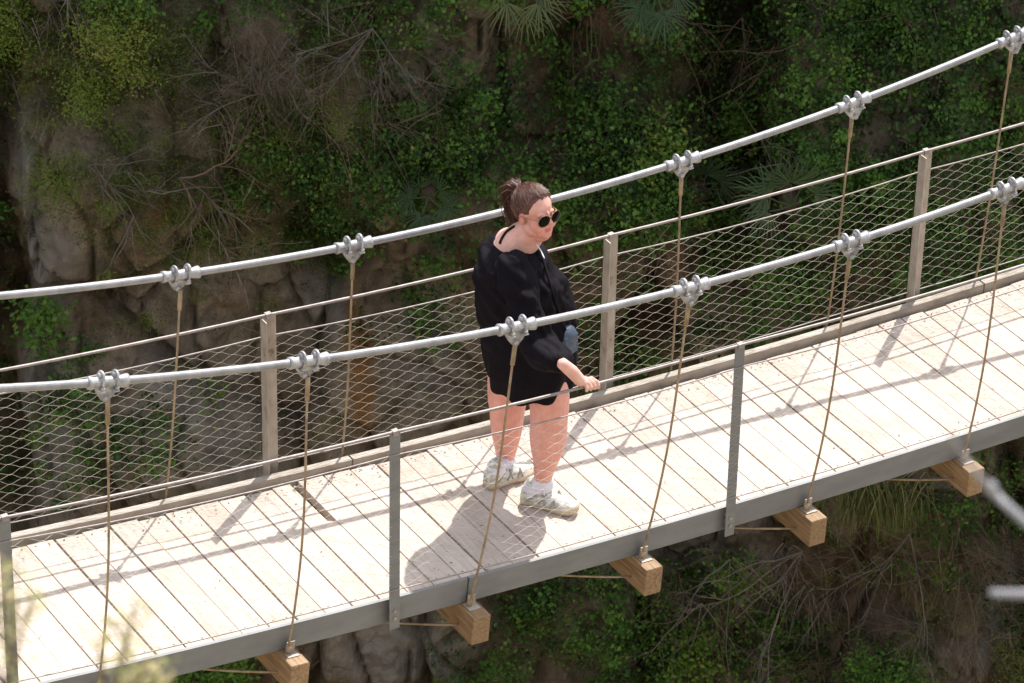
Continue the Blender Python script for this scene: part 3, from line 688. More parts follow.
# posts
def post(x, side):
    t, s, n = T3(x); b = np.array([x, 0, deck(x)]); mb = MB()
    lean = prng.gauss(0, .006)
    nn = EZ+t*lean; ax = [np.array([1., 0, 0]), s, nn/np.linalg.norm(nn)]
    y = -.062 if side == 0 else WID+.095
    h0, h1 = (-.130, .915 if side == 0 else .868)
    mid, hh = (h0+h1)/2, (h1-h0)/2
    c = b+s*y+ax[2]*mid
    if side == 0:
        mb.box(c+ax[0]*.0, .026, .003, hh, ax); mb.box(c+ax[0]*.023+s*.0195, .003, .0165, hh, ax)
    else:
        mb.box(c, .039, .003, hh, ax); mb.box(c-ax[0]*.036-s*.0285, .003, .0255, hh, ax)
    o = mb.build('railing_post', M['post'] if side else M['steel'], bridge, bevel=.001)
    for z in (-.03, -.07):
        bb = MB()
        q = b+s*(y+(.02 if side == 0 else -.0)) + ax[2]*z
        bb.tube([q-s*(.03 if side == 0 else .045), q+s*.02], .008, 6); bb.build('bolt', M['post'], o)
    cb = MB(); q = b+s*y+ax[2]*(h1+.004); cb.box(q, .014, .012, .012, ax); cb.build('cable_clip', M['rail'], o)
POSTS = [PX0+PS*i for i in range(-7, 8)]
for x in POSTS:
    post(x-(.045 if x > 4 else 0), 0); post(x+.02, 1)

def rail(y, h, r, sag, m, jit=0.0):
    pts = []
    for i in range(len(POSTS)-1):
        for j in range(8):
            t = j/8; x = POSTS[i]+PS*t; pts.append((x, y, deck(x)+h-sag*4*t*(1-t)+jit*math.sin(x*5.1)*4*t*(1-t)))
    mb = MB(); mb.tube(pts, r, 8); return mb.build('railing_cable', m, bridge, True)
for y in (-.062, WID+.095):
    dz = -.047 if y > 0 else 0
    rail(y, .921+dz, .0072, .006, M['rail']); rail(y+(.006 if y > 0 else -.006), .805+dz, .0036, .018, M['rail'])
    rail(y+(.006 if y > 0 else -.006), .085+dz*.6, .0032, .006, M['rail'])

# wire net: zigzag strands that meet at knots
def net(xa, xb, y, seed):
    rs = np.random.default_rng(seed)
    cw, ch = .065, .0282
    j = np.arange(0, int((xb-xa)/cw)+1); X = xa+j*(xb-xa)/j[-1]; lv = 27
    P = []
    j = np.repeat(j, 2); X = np.repeat(X, 2)+np.tile([-.11, .11], len(X))*cw
    ff = (X-xa)/(xb-xa); dz = -.047 if y > 0 else 0; top = .803+dz-.018*4*ff*(1-ff); bot = .087+dz*.6
    wob = np.repeat(rs.normal(0, .0022, (lv+1, len(j)//2)), 2, 1); wx = np.repeat(rs.normal(0, .003, (lv+1, len(j)//2)), 2, 1); jj = np.arange(len(j))
    for k in range(lv):
        L = k+((j+k) % 2); z = bot+(top-bot)*L/lv+wob[L, jj]*(L > 0)*(L < lv)
        P.append(np.stack([X+wx[L, jj], np.full(len(j), y+.0012*(k % 2)), deck(X)+z], 1))
    P = np.array(P); r = np.full(lv, .00092)
    V, F, T = strands(P, r, r, rs); return V, F
for i in range(len(POSTS)-1):
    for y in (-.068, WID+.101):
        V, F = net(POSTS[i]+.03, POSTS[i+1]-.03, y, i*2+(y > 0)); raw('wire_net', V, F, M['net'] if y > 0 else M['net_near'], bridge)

# cross beams, hangers and clamps
BX = [PX0-PS/4+PS/2*i-.052 for i in range(-13, 15)]
def clamp_meshes():
    mb = MB()
    L = .078
    for zz in (0,):
        mb.tube([(-L-.012, 0, 0), (-L, 0, 0), (-L+.014, 0, 0), (L-.02, 0, 0), (L, 0, 0), (L+.014, 0, 0)], [.028, .027, .0235, .0235, .028, .030], 12)
    V = []
    outline = [(-.062, -.018), (-.03, -.064), (-.012, -.084), (.014, -.084), (.034, -.064), (.064, -.018)]
    for y in (-.007, .007):
        V += [(a, y, b) for a, b in outline]
    k = len(outline)
    mb.add(V, [tuple(range(k)), tuple(range(2*k-1, k-1, -1))]+[(i, k+i, k+(i+1) % k, (i+1) % k) for i in range(k)])
    mb.tube([(0, -.018, -.072), (0, .018, -.072)], .012, 8)
    u = MB()
    t = np.linspace(0, PI, 11); P = [(0, -.028, -.035)]+[(0, -.028*math.cos(a), .012+.034*math.sin(a)) for a in t]+[(0, .028, -.035)]
    u.tube(P, .0058, 8); u.box((0, 0, .028), .012, .009, .012)
    for s in (-1, 1): u.tube([(0, s*.029, -.024), (0, s*.029, -.012)], .0095, 6)
    u.box((0, 0, -.03), .012, .036, .003)
    return mb, u
cm, um = clamp_meshes()
cme = None
def add_obj(name, me, parent, mw):
    o = bpy.data.objects.new(name, me); COL.objects.link(o); o.parent = parent
    if mw is not None: o.matrix_local = mw
    return o
def rawmesh(mb, name, material):
    me = bpy.data.meshes.new(name); me.from_pydata(np.concatenate(mb.V).tolist(), [], mb.F); me.update()
    me.polygons.foreach_set('use_smooth', np.ones(len(me.polygons), dtype=bool)); me.materials.append(material); return me
cme = rawmesh(cm, 'cable_clamp', M['clamp']); ume = rawmesh(um, 'u_bolt', M['clamp'])
NT = {1.742: 1, 2.67: 1}
nobs = [1.742, 2.67, 3.694, 4.599, 5.474, 6.351]; fobs = [2.712, 3.593, 4.49, 5.39, 6.383, 7.346]
BL = Vector(bridge.location)
for bx in BX:
    t, s, n = T3(bx); b = np.array([bx, 0, deck(bx)])
    mb = MB(); mb.box(b+s*(WID/2)-n*.190, .046, WID/2+.158, .071, [t, s, n]); beam = mb.build('cross_beam', M['beam'], bridge, bevel=.005)
    for side, (f, y, obs) in enumerate(((ncab, YN, nobs), (fcab, YF, fobs))):
        xt = min(obs, key=lambda q: abs(q-bx)); xt = xt if abs(xt-bx) < .2 else bx
        sl = (f(xt+.01)-f(xt-.01))/.02; ang = -math.atan(sl)
        top = np.array([xt, y, f(xt)])
        mw = Matrix.Translation(Vector(top)-BL) @ Matrix.Rotation(ang, 4, 'Y') @ Matrix.Rotation(prng.gauss(0, .14), 4, 'X')
        c = add_obj('cable_clamp', cme, bridge, mw)
        for q in (-.032, .034): add_obj('u_bolt', ume, c, Matrix.Translation((q, 0, 0)))
        yb = -.056 if side == 0 else WID+.056
        bot = b+s*yb-n*.120-t*(.012 if side == 0 else .04)
        st = top-np.array([0, 0, .078]); P = []
        bow = (.028 if side == 0 else .015)
        for k in range(13):
            q = k/12; P.append(st*(1-q)+bot*q+np.array([1, -.25 if side == 0 else .2, 0])*bow*math.sin(PI*q**1.3))
        P = np.array(P); rr = np.full(13, .0055)
        h = MB(); h.tube(P, rr, 8); ho = h.build('hanger_rope', M['hanger'], bridge, True)
        fe = MB(); fe.tube(P[:2]*1, .0105, 8); fe.build('ferrule', M['hanger'], ho, True); fe = MB(); fe.tube([P[-2]*.35+P[-1]*.65, P[-1]], .014, 8); fe.build('ferrule', M['hanger'], ho, True)
        pl = MB(); pc = b+s*(yb)-n*.1165; pl.box(pc-s*(.008 if side == 0 else -.008), .030, .030, .0025, [t, s, n]); pl.box(pc+n*.03-s*0, .02, .004, .028, [t, s, n])
        pl.build('anchor_plate', M['post'], beam, bevel=.001)
# thin stay cable beneath, bowing inwards between the beams
for i in range(len(BX)-1):
    a, b_ = BX[i]+.05, BX[i+1]-.05; P = []
    for k in range(11):
        q = k/10; x = a+(b_-a)*q; P.append((x, -.045+.36*(1-q)**1.2, deck(x)-.145-.075*q))
    mb = MB(); mb.tube(P, .0055, 6); mb.build('stay_cable', M['hanger'], bridge, True)

# ------------------------------------------------------------------ the woman
PC = on_deck(536, 492); PC = np.array([4.2, .5, deck(4.2)])
def PP(px, py, d=0.0):
    r_ = ray(px, py); t = ((PC-CAM)@E2+d)/(r_@E2); return CAM+r_*t
person = empty('person', tuple(PC))
tag(person, 'woman in a loose black tunic and dark sunglasses walking with one hand on the cable', 'person')
fd = lambda deg: E1*math.cos(R(deg))-E2*math.sin(R(deg))       # deg>0 turns towards the camera
def sd(f): return np.cross(EZ, f)                               # her left

HF = fd(47); HL = sd(HF)
# head frame: slight downward look
tiltd = R(-5); HFt = HF*math.cos(tiltd)-EZ*math.sin(tiltd); HU = np.cross(HFt, HL)*1.0; HU = HU if HU[2] > 0 else -HU
roll_h = R(-4)
H0 = PP(535, 211, 0)
HA = np.array([HFt, HL, HU]); HS = .97
def hp(f, l, u): return H0+(HFt*f+HL*l+HU*u)*HS
body = MB()
body.ell(hp(-.012, 0, .030), HA, (.097*HS, .076*HS, .088*HS), 24, 16)
body.ell(hp(.030, 0, -.030), HA, (.062*HS, .062*HS, .086*HS), 24, 16)
body.ell(hp(.035, 0, -.078), HA, (.054*HS, .058*HS, .046*HS))          # jaw
body.ell(hp(.030, 0, -.110), HA, (.046, .050, .030))          # under the chin
body.ell(hp(.064, 0, -.096), HA, (.028*HS, .032*HS, .024*HS))          # chin
for s in (-1, 1):
    body.ell(hp(.050, s*.036, -.040), HA, (.040*HS, .036*HS, .042*HS)) # cheeks
    body.ell(hp(.014, s*.050, -.070), HA, (.046*HS, .026*HS, .036*HS)) # jowl
    body.ell(hp(-.008, s*.078, -.015), HA, (.018, .008, .031), 14, 8)  # ear
    body.ell(hp(.072, s*.026, .014), HA, (.016*HS, .026*HS, .012*HS))  # brow
body.ell(hp(.098, 0, -.024), HA, (.019, .013, .014)); body.ell(hp(.088, 0, -.004), HA, (.012, .009, .030))
for s in (-1, 1): body.ell(hp(.090, s*.012, -.030), HA, (.012, .010, .009))
body.ell(hp(.081, 0, -.058), HA, (.014, .024, .007)); body.ell(hp(.078, 0, -.070), HA, (.014, .021, .007))
NB = PP(512, 250, .02)
body.chain([NB, NB*.5+hp(-.01, 0, -.09)*.5, hp(.004, 0, -.075), hp(.006, 0, -.05)], [.092, .082, .062, .054], 20)
TF = fd(-6); TL = sd(TF)
body.ell(PP(512, 258, .02), [TF, TL, EZ], (.112, .185, .085), 28, 16)     # yoke
body.ell(PP(509, 247, .04), [TF, TL, EZ], (.070, .110, .080), 24, 14)     # upper back
body.chain([PP(512, 285, 0), PP(525, 340, 0), PP(530, 372, 0)], [.125, .155, .15], 20)
# legs
RL = [(545, 372, -.09, .095), (549, 396, -.105, .090), (549, 418, -.12, .083), (548, 440, -.12, .081), (546, 458, -.12, .060), (543.5, 474, -.12, .043), (542.5, 490, -.12, .038)]
LL_ = [(512, 362, .10, .105), (508, 392, .11, .092), (507, 412, .115, .078), (506.5, 430, .12, .070), (506, 448, .12, .051), (505, 460, .12, .040), (504.5, 471, .12, .037)]
def limb(Lp):
    P = [PP(x, y, d) for x, y, d, r in Lp]; rr = [r*1.05 for *_, r in Lp]
    Q = catmull(P, 4); q = catmull([[r, 0, 0] for r in rr], 4)[:, 0]; body.chain(Q, q, 20)
limb(RL); limb(LL_)
# right arm: the hand rests on the near railing cable
def on_y(px, py, y):
    d = ray(px, py); return CAM+d*((y-CAM[1])/d[1])
HC = on_y(583, 379.5, -.062)
WR = on_y(567, 370, -.055)+np.array([0, .03, .012])
SH = PP(516, 268, -.19); 
EL = PP(541, 345, -.33)
print('arm', np.linalg.norm(SH-EL), np.linalg.norm(EL-WR), 'z', SH[2], EL[2], WR[2], 'head top', H0[2]+.12, 'hand', HC, WR)
body.chain(catmull([SH, SH*.5+EL*.5, EL, EL*.5+WR*.5+[0, 0, .004], WR], 3), list(np.interp(np.linspace(0, 1, 13), [0, .5, .75, 1], [.048, .044, .036, .026])), 16)
# rail direction at the hand
xr = HC[0]; rt, _, rn = T3(xr); RC = np.array([xr, -.062, deck(xr)+.921-.004])
palm_c = RC+np.array([-.006, .012, .027])
hv = palm_c-WR; hd = hv/np.linalg.norm(hv)
body.chain([WR, WR*.5+palm_c*.5+[0, 0, .006], palm_c], [.027, .030, .027], 14)
body.ell(palm_c+rt*.012-EZ*.004, [rt, np.array([0, 1., 0]), EZ], (.040, .030, .018), 18, 10)
for i in range(4):                                   # knuckles spread along the rail, fingers wrap over it
    o_ = (i-1.5)*.0205
    k0_ = palm_c+rt*(o_+.018)+np.array([0, -.004, -.002+.002*(1.5-abs(i-1.5))])
    ln = (.040, .045, .042, .034)[i]
    ctr = RC+rt*(o_+.030)
    pts = [palm_c*.8+k0_*.2, k0_+np.array([.006, -.004, .006])]
    for a in (55, 5, -50, -85): pts.append(ctr+rt*.006+np.array([0, -1, 0])*.0215*math.cos(R(a))+EZ*.0205*math.sin(R(a))+rt*.006*(55-a)/100*ln/.03)
    body.chain(pts, [.011, .0098, .0088, .0084, .0078, .0072], 10)
th = [palm_c+np.array([-.015, .010, -.004]), RC+rt*.005+np.array([0, .024, .008]), RC+rt*.030+np.array([0, .022, -.008]), RC+rt*.048+np.array([0, .014, -.017])]
body.chain(th, [.0125, .0115, .0100, .0088], 10)
# left arm bent up to the chest holding the strap
SH2 = PP(510, 252, .18); EL2 = PP(528, 318, .21); WR2 = PP(548, 338, .13)
body.chain(catmull([SH2, EL2, WR2], 4), list(np.linspace(.06, .028, 9)), 14)
hb_ = PP(553, 344, .06); body.chain([WR2, hb_], [.027, .024], 12)
for i in range(4):
    bse = hb_+E1*.003*i+EZ*(.022-.016*i); body.chain([bse, bse-E2*.010+E1*.022, bse-E2*.026+E1*.016, bse-E2*.024+E1*.002], [.009, .0085, .008, .007], 10)
body.chain([hb_, hb_+EZ*.03-E1*.01, hb_+EZ*.045+E1*.01-E2*.015], [.012, .011, .009], 10)

def skin_tone(co, nm):
    d = co-H0; f = d@HFt; l = d@HL; u = d@HU
    t = np.full(len(co), .12)+.0*f
    hd_ = (np.linalg.norm(d, axis=1) < .16)
    face = np.clip((f-.0)/.06, 0, 1)*hd_
    t = t+face*.30*np.clip((.05-u)/.05, 0, 1)+.12*hd_
    t = np.where(hd_ & (np.abs(l) > .070) & (np.abs(u+.015) < .036) & (f < .012), .62, t)
    lips = hd_ & (f > .076) & (np.abs(l) < .019) & (u < -.052) & (u > -.073)
    t = np.where(lips, .85, t)
    legs = co[:, 2] < PC[2]+.75; t = np.where(legs, .42, t)
    return np.clip(t, 0, 1)
body_o = body.remeshed('body', M['skin'], person, .0036, 5, None, skin_tone, .45)
from mathutils.bvhtree import BVHTree
def surf(objs):
    vs = []; fs = []
    for o in objs:
        n0 = len(vs); off = Vector(person.location); vs += [v.co+off for v in o.data.vertices]; fs += [tuple(i+n0 for i in p.vertices) for p in o.data.polygons]
    t = BVHTree.FromPolygons(vs, fs)
    def hit(px, py, lift=.004):
        h = t.ray_cast(Vector(CAM), Vector(ray(px, py)))
        return np.array(h[0])+np.array(h[1])*lift*(1 if h[1].dot(Vector(ray(px, py))) < 0 else -1) if h[0] is not None else PP(px, py)
    return hit

# hair
hair = MB(); rs = np.random.default_rng(3)
V = []; nu_, nv_ = 56, 34; T_ = []
for i in range(nv_+1):
    ph = PI*i/nv_
    for j in range(nu_):
        a = 2*PI*j/nu_; d = np.array([math.sin(ph)*math.cos(a), math.sin(ph)*math.sin(a), math.cos(ph)])
        f, l, u = d
        # hairline: forehead high, behind the ears low
        line = .66 if f > .70 else (.66-(.70-f)*2.4 if f > .38 else (-.11-(.38-f)*.2 if f > 0 else -.19-(-f)*.95))
        line += .05*math.sin(a*13)+.03*math.sin(a*29)
        edge_ = (u-line)
        k = 1/(1+math.exp(-edge_*11))
        az = math.atan2(l, u*.80+f*.60)
        rr = np.array([.107, .085, .098])*(.84+.16*k)
        w = .0012*math.sin(az*27)+.0012*math.sin(az*49+1)+.010*float(fbm(np.array(f*3+5), np.array(l*3+u*2+9), 3, 6))
        p = d*rr+d*w*k+np.array([-.013, 0, .027]); V.append(hp(*p)); T_.append(.34+.16*math.sin(az*41)+.10*math.sin(az*90)+.25*max(0, u)*max(0, f+.3)+rs.normal(0, .05))  # tone includes a painted highlight over the top front of the hair
F = [(i*nu_+j, (i+1)*nu_+j, (i+1)*nu_+(j+1) % nu_, i*nu_+(j+1) % nu_) for i in range(nv_) for j in range(nu_)]
ho = raw('hair', V, F, M['hair'], person, True, tone=np.clip(T_, 0, 1))
# pulled-back strands and ponytail
tie = hp(-.098, 0, .064); P = []; tn = []
for _ in range(1500):
    a = rs.uniform(-2.9, 2.9); f0 = math.cos(a); s0 = math.sin(a)
    h0 = .72 if abs(a) < .75 else max(-.75, .72-(abs(a)-.75)*1.15)
    d0 = np.array([f0*.9, s0*.9, h0]); d0 /= np.linalg.norm(d0)
    d1 = np.array([-.80, 0, .60])
    tt = rs.uniform(0, .35); pts = []
    for q in np.linspace(tt, 1, 8):
        d = d0*(1-q)+d1*q; d[2] += .28*math.sin(PI*q)*abs(f0); d /= np.linalg.norm(d)
        p = d*np.array([.108, .086, .099])*(1.0+.045*rs.random()**2) + np.array([-.013, 0, .027])+rs.normal(0, .0024, 3); pts.append(hp(*p))
    pts[-1] = tie+rs.normal(0, .006, 3); P.append(pts); tn.append(rs.uniform(.15, 1))
V, F, T_ = strands(np.array(P), np.full(1500, .0009), np.full(1500, .0008), rs, np.array(tn)); raw('hair_strands', V, F, M['hair'], ho, True, tone=T_)
P = []; tn = []
for _ in range(420):
    q0 = rs.normal(0, .010, 3); sp_ = rs.normal(0, .016, 3); ln = rs.uniform(.8, 1.15)
    c = catmull([tie+q0*.6, hp(-.128, -.006, .086)+q0+sp_*.5, hp(-.152, -.014, .044)+q0+sp_*.9, hp(-.148, -.016, -.02*ln)+sp_*1.0, hp(-.130, -.012, -.08*ln)+sp_*.8], 2); P.append(c); tn.append(rs.uniform(0, .7))
V, F, T_ = strands(np.array(P), np.full(420, .0022), np.full(420, .0011), rs, np.array(tn)); raw('ponytail', V, F, M['hair'], ho, True, tone=T_)
mb = MB(); tt = np.linspace(0, 2*PI, 13); mb.tube([tie+HL*.017*math.cos(a)+(HU*.8+HFt*.4)*.017*math.sin(a)-HFt*.008 for a in tt], .005, 8); mb.build('hair_tie', M['strap'], ho, True)

# sunglasses
sg = MB(); gl = []
for s in (-1, 1):
    c = hp(.101, s*.0355, -.006); nrm = HFt*.96+HL*s*.16-HU*.08; nrm /= np.linalg.norm(nrm); a = np.cross(HU, nrm); a /= np.linalg.norm(a); b_ = np.cross(nrm, a)
    tt = np.linspace(0, 2*PI, 21)
    sg.tube([c+a*.0315*math.cos(t)+b_*.0285*math.sin(t) for t in tt], .0015, 6)
    mb = MB(); mb.loft([(c-nrm*.001, a, .0308, b_, .0278), (c+nrm*.001, a, .0308, b_, .0278), (c+nrm*.0028, a, .021, b_, .019)]); gl.append(mb)
    sg.tube([hp(.098, s*.060, .004), hp(.05, s*.077, .004), hp(-.005, s*.086, .001), hp(-.022, s*.084, -.018)], .0019, 6)
sg.tube([hp(.102, -.008, .004), hp(.106, 0, .007), hp(.102, .008, .004)], .0018, 6)
so = sg.build('sunglasses', M['gold'], person, True)
for g in gl: g.build('lens', M['lens'], so, True)

# tunic
tu = MB()
def ring(cx, py, hf, hs, f=TF, d=0.0, back=0):
    return (PP(cx, py, d), f, hf, sd(f), hs)
rings = [ring(531, 380, .192, .222, fd(0)), ring(531, 376, .197, .226, fd(0)), ring(531, 362, .212, .235), ring(530, 345, .222, .222), ring(528, 325, .222, .220), ring(525, 300, .212, .215),
         ring(520, 280, .200, .222), ring(516, 266, .176, .215), ring(513, 256, .150, .205), ring(511, 249, .105, .17), ring(510, 245, .05, .09)]
tu.loft(rings)
# right sleeve, full and gathered at the cuff
Q = catmull([SH+[0, .02, -.01], SH*.5+EL*.5+np.array([-.01, 0, -.01]), EL+np.array([-.01, 0, -.012]), EL*.24+WR*.76+[0, 0, -.004]], 5)
qq = np.linspace(0, 1, len(Q)); tu.chain(Q, list(np.interp(qq, [0, .3, .62, .8, .95, 1], [.082, .084, .085, .082, .074, .063])), 22)
CUFF = Q[-1]
Q2 = catmull([SH2+[0, -.02, -.01], EL2+EZ*-.01, EL2*.35+WR2*.65], 5); tu.chain(Q2, list(np.linspace(.085, .05, len(Q2))), 20)
def tdisp(co, nm):
    u = (co-PC)@E1; w = (co-PC)@E2; z = co[:, 2]-PC[2]
    ang = np.arctan2(w, u)
    low = np.clip((1.1-z)/.6, 0, 1)
    v = .014*low*np.sin(ang*9+2.2*np.sin(z*5))*np.clip((1.0-z)/.3, 0, 1)
    cal = np.clip((z-.72)/.2, 0.15, 1)
    cal = cal*np.clip((1.36-z)/.12, .25, 1)
    v = v+cal*(.060*fbm(u*6+w*3, z*2.6+w*4, 4, 12)+.050*fbm(u*15+w*9+z*5, z*9-u*6, 3, 15))
    # creases running from the shoulder across the sleeve
    ds = np.linalg.norm(co-SH, axis=1)
    v = v+.006*np.sin((u*.6+z*1.0)*85+6*fbm(u*5, z*5, 2, 4))*np.exp(-((ds-.18)/.17)**2)
    # uneven hem
    return v
tun = tu.remeshed('tunic', M['cloth'], person, .0062, 5, tdisp, None, .5)

# strap over the far shoulder, neckline band and small bag
st = MB()
on_b = surf([body_o, tun])
Q = np.array([on_b(x, y, .003) for x, y in catmull([[500, 244, 0], [502, 239, 0], [506, 233, 0], [511, 229, 0], [515, 226.5, 0]], 5)[:, :2]])
st.tube(Q, .0065, 6); st.build('strap', M['strap'], person, True)
bg = empty('waist_bag', tuple(PP(572, 338, -.02)))
bg.parent = person; bg.location = Vector(PP(572, 338, -.02))-Vector(person.location)
bgm = MB(); cbg = PP(566, 340, -.09); bgm.ell(cbg, [fd(35), sd(fd(35)), EZ], (.040, .07, .075), 20, 12); bgm.box(cbg-EZ*.02, .034, .05, .05, [fd(35), sd(fd(35)), EZ])
bpy.data.objects.remove(bg)
bgo = bgm.remeshed('waist_bag', M['denim'], person, .006, 3)
sp2 = MB(); sp2.tube(catmull([on_b(537, 250), on_b(543, 262), on_b(550, 285), on_b(558, 310), on_b(565, 330)], 6), .006, 6); sp2.build('bag_strap', M['strap'], bgo, True)
wl = MB(); wl.tube(catmull([on_b(536, 244), on_b(540, 251), on_b(544, 259)], 5), .0035, 6); wl.build('pale_trim', M['lace'], person, True)

# shoes and socks
def shoe(heel_px, toe_px, ank):
    A = on_deck(*heel_px); B = on_deck(*toe_px); f = B-A; f[2] = 0; L = np.linalg.norm(f); f /= L; A[2] = deck(A[0])+.001
    sc_ = .275/L; mid = (A+B)/2; A = mid-f*.1375; A[2] = deck(A[0])+.002; l = np.cross(EZ, f); L = .275
    t0, _, n0_ = T3(A[0]); f = f+EZ*slope(A[0])*f[0]; f /= np.linalg.norm(f)
    up = np.cross(f, l); up = up if up[2] > 0 else -up
    root = None
    sole = MB(); prof = [(0, .020), (.03, .031), (.15, .036), (.35, .034), (.55, .041), (.72, .049), (.86, .045), (.95, .036), (.99, .022), (1.005, .010)]
    V = []
    k = len(prof)
    for z0, z1, e in ((0, 0, -.001), (.018, .018, .004), (.036, .036, .002)):
        for t, w in prof:
            toe = .018*max(0, (t-.75)/.25)**2; zz = z0+toe+(.008 if z0 > .02 and t < .4 else 0)
            V.append(A+f*L*t+l*(w+e)+up*zz)
        for t, w in reversed(prof):
            toe = .018*max(0, (t-.75)/.25)**2; zz = z0+toe+(.008 if z0 > .02 and t < .4 else 0)
            V.append(A+f*L*t-l*(w+e)+up*zz)
    m_ = 2*k; F = [tuple(range(m_-1, -1, -1)), tuple(2*m_+i for i in range(m_))]
    for r_ in range(2): F += [(r_*m_+i, r_*m_+(i+1) % m_, (r_+1)*m_+(i+1) % m_, (r_+1)*m_+i) for i in range(m_)]
    upm = MB(); P = A+up*.03
    rg = []
    for t, w, h, zc in ((.00, .026, .030, .050), (.05, .036, .050, .050), (.15, .041, .060, .050), (.30, .041, .058, .046), (.42, .041, .052, .040), (.58, .045, .044, .033), (.74, .049, .037, .028), (.88, .045, .032, .027), (.95, .038, .027, .028), (.985, .026, .020, .030)):
        rg.append((A+f*L*t+up*zc, l, w, up, h))
    upm.loft(rg); upm.chain([A+f*L*.17+up*.07, A+f*L*.19+up*.105], [.042, .040], 16)
    sh = upm.remeshed('shoe', M['shoe'], person, .0045, 3)
    so_ = MB(); so_.add(V, F); so_.build('sole', M['sole'], sh, True)
    lc = MB(); rs_ = np.random.default_rng(int(heel_px[0]))
    for i in range(6):
        t = .34+i*.055; h = .095-.052*(t-.30)/.33
        lc.tube([A+f*L*t+l*.024+up*(h-.012), A+f*L*(t+.012)+up*(h+.004), A+f*L*(t+.02)-l*.024+up*(h-.012)], .003, 6)
    for s in (-1, 1):
        b0 = A+f*L*.36+up*.092; lc.tube(catmull([b0, b0+l*s*.025+up*.022+f*.01, b0+l*s*.045+up*.0+f*.02, b0+l*s*.02-up*.004+f*.012], 5), .0028, 6)
    lc.build('lace', M['lace'], sh, True)
    pn = MB()
    for s in (-1, 1):
        for t0_, t1_ in ((.12, .34), (.34, .46), (.46, .40), (.55, .62), (.66, .60)):
            P_ = [A+f*L*(t0_+(t1_-t0_)*q_)+l*s*(.0435+.004*(t0_ > .5)-.012*q_*q_)+up*(.034+(.062-.03*t0_)*q_) for q_ in np.linspace(0, 1, 6)]
            pn.tube(P_, .0042, 6)
    pn.build('shoe_trim', M['sheen_grey'], sh, True)
    so2 = MB(); ank_top = ank
    so2.chain(catmull([A+f*L*.19+up*.085, A+f*L*.19*.6+ (ank_top*.4+(A+up*.085)*.0) if False else (A+f*L*.19+up*.085)*.5+ank_top*.5, ank_top], 4), list(np.linspace(.047, .0535, 9)), 18)
    so2.remeshed('sock', M['sock'], person, .005, 2, lambda c, n: .0022*np.sin(c[:, 2]*260))
    return A, f
shoe((526, 502), (573, 513), PP(543, 483, -.12))
shoe((490, 487), (528, 474), PP(505, 464, .12))

# ------------------------------------------------------------------ foreground plants on the photographer's bank
def fore_sapling(name, stems, D, label, seed):
    rs = np.random.default_rng(seed)
    p0 = CAM+ray(*stems[0][0])*D; gz = None
    w = (p0-CAM)@E2; base = p0-EZ*2.6+E1*.1; base[2] = CAM[2]-1.75-max(0, (w-.5)/.9)*1.02-.15
    root = empty(name, tuple(base)); tag(root, label, 'sapling')
    tr = MB(); tr.tube(catmull([base, base*.5+p0*.5+E1*.04, p0], 6), np.linspace(.018, .006, 13), 8); tr.build('trunk', M['vine'], root, True)
    X = []; tw = MB()
    for st_ in stems:
        Q = catmull([CAM+ray(x, y)*(D+rs.normal(0, .04)) for x, y in st_], 6); tw.tube(Q, np.linspace(.0024, .0008, len(Q)), 5)
        for q in Q[3:]:
            m_ = rs.integers(2, 6); X.append(q+rs.normal(0, .0085, (m_, 3)))
    tw.build('twig', M['sprig'].copy() if False else M['vine'], root, True)
    X = np.concatenate(X); LL = rs.uniform(.007, .015, len(X)); V, F, T = leaf_mesh(X, LL, LL*.4, np.tile(EZ, (len(X), 1)), 1, rs, 0, rs.random(len(X)))
    raw('foliage', V, F, M['sprig'], root, False, tone=T)
fore_sapling('sapling', [[(4, 740), (8, 660), (16, 600), (14, 560)], [(6, 690), (20, 640), (28, 610), (36, 590)], [(4, 640), (2, 600), (4, 572)], [(6, 700), (-10, 640), (-14, 590)]], 3.8, 'blurred yellow-green sapling tips in front of the deck in the lower left corner', 91)
fore_sapling('sapling', [[(112, 740), (118, 680), (128, 640), (136, 596)], [(114, 720), (100, 660), (104, 630)], [(120, 700), (146, 672), (160, 662)], [(118, 690), (124, 650), (112, 618)], [(122, 720), (152, 690), (156, 676)]], 3.8, 'blurred sapling tips rising in front of the deck, right of the other sapling', 92)
db = CAM+ray(1320, 720)*3.3; w = (db-CAM)@E2; base = db.copy(); base[2] = CAM[2]-1.75-max(0, (w-.5)/.9)*1.02-.15
dead = empty('dead_shrub', tuple(base)); tag(dead, 'pale bare shrub close to the viewer, two blurred branches entering at the lower right edge', 'dead shrub')
mb = MB(); mb.tube(catmull([base, db, db+EZ*.3], 6), np.linspace(.03, .015, 13), 8); mb.build('trunk', M['pale_bark'], dead, True)
q = lambda x, y, D: CAM+ray(x, y)*D
mb = MB(); mb.tube(catmull([db, q(1180, 630, 3.3), q(1060, 548, 3.3), q(1012, 510, 3.3), q(990, 488, 3.3), q(965, 458, 3.15), q(948, 430, 2.95)], 6), np.r_[np.linspace(.0065, .0032, 19), np.linspace(.0032, .0037, 6), np.linspace(.0032, .0007, 12)], 8); mb.ell(q(991, 488, 3.3), np.eye(3), (.0052, .0052, .006)); mb.build('branch', M['pale_bark'], dead, True)
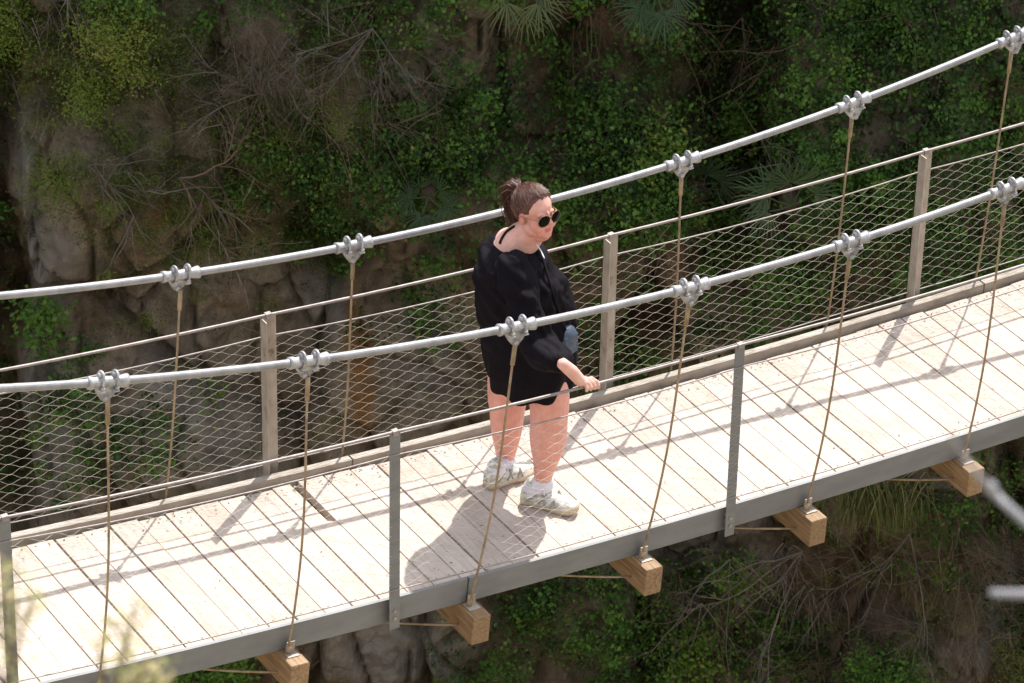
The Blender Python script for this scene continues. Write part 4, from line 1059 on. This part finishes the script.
mb = MB(); mb.tube(catmull([db+EZ*.1, q(1160, 610, 3.4), q(1060, 594, 3.4), q(1020, 594, 3.4), q(990, 593, 3.4)], 6), np.linspace(.006, .0030, 25), 8); mb.build('branch', M['pale_bark'], dead, True)

# ------------------------------------------------------------------ light, camera, render settings
LD = np.array([-.52, -.41, -.9]); LD /= np.linalg.norm(LD)
EXPOSURE, SUN, SKY = 1.26, 2.9, 0.15
sun = bpy.data.lights.new('sun', 'SUN'); sun.energy = SUN; sun.angle = R(.53); sun.color = (1, .955, .89)
so = bpy.data.objects.new('sun', sun); COL.objects.link(so)
so.rotation_euler = Vector(LD).to_track_quat('-Z', 'Y').to_euler()
wd = bpy.data.worlds.new('World'); scene.world = wd; wd.use_nodes = True
nt = wd.node_tree; bgn = nt.nodes['Background']; sky = nt.nodes.new('ShaderNodeTexSky'); sky.sky_type = 'NISHITA'; sky.sun_disc = False
sky.sun_elevation = math.asin(-LD[2]); sky.sun_rotation = math.atan2(-LD[0], -LD[1])
sky.air_density = 1.0; sky.dust_density = 1.5; sky.ozone_density = 1
hs = nt.nodes.new('ShaderNodeHueSaturation'); hs.inputs['Saturation'].default_value = .42; nt.links.new(sky.outputs[0], hs.inputs['Color']); nt.links.new(hs.outputs[0], bgn.inputs[0]); bgn.inputs[1].default_value = SKY

cam = bpy.data.cameras.new('camera'); co = bpy.data.objects.new('camera', cam); COL.objects.link(co)
cam.sensor_width = 36; cam.lens = FPX*36/1024; cam.clip_start = .1; cam.clip_end = 500
mw = Matrix(((RT[0], UP[0], -FW[0], CAM[0]), (RT[1], UP[1], -FW[1], CAM[1]), (RT[2], UP[2], -FW[2], CAM[2]), (0, 0, 0, 1)))
co.matrix_world = mw
cam.dof.use_dof = True; cam.dof.focus_distance = 18.9; cam.dof.aperture_fstop = 12
scene.camera = co
scene.view_settings.view_transform = 'Standard'; scene.view_settings.look = 'None'; scene.view_settings.exposure = EXPOSURE; scene.view_settings.gamma = 1
scene.cycles.use_denoising = True
scene.cycles.max_bounces = 6; scene.cycles.diffuse_bounces = 3; scene.cycles.glossy_bounces = 2; scene.cycles.transmission_bounces = 2
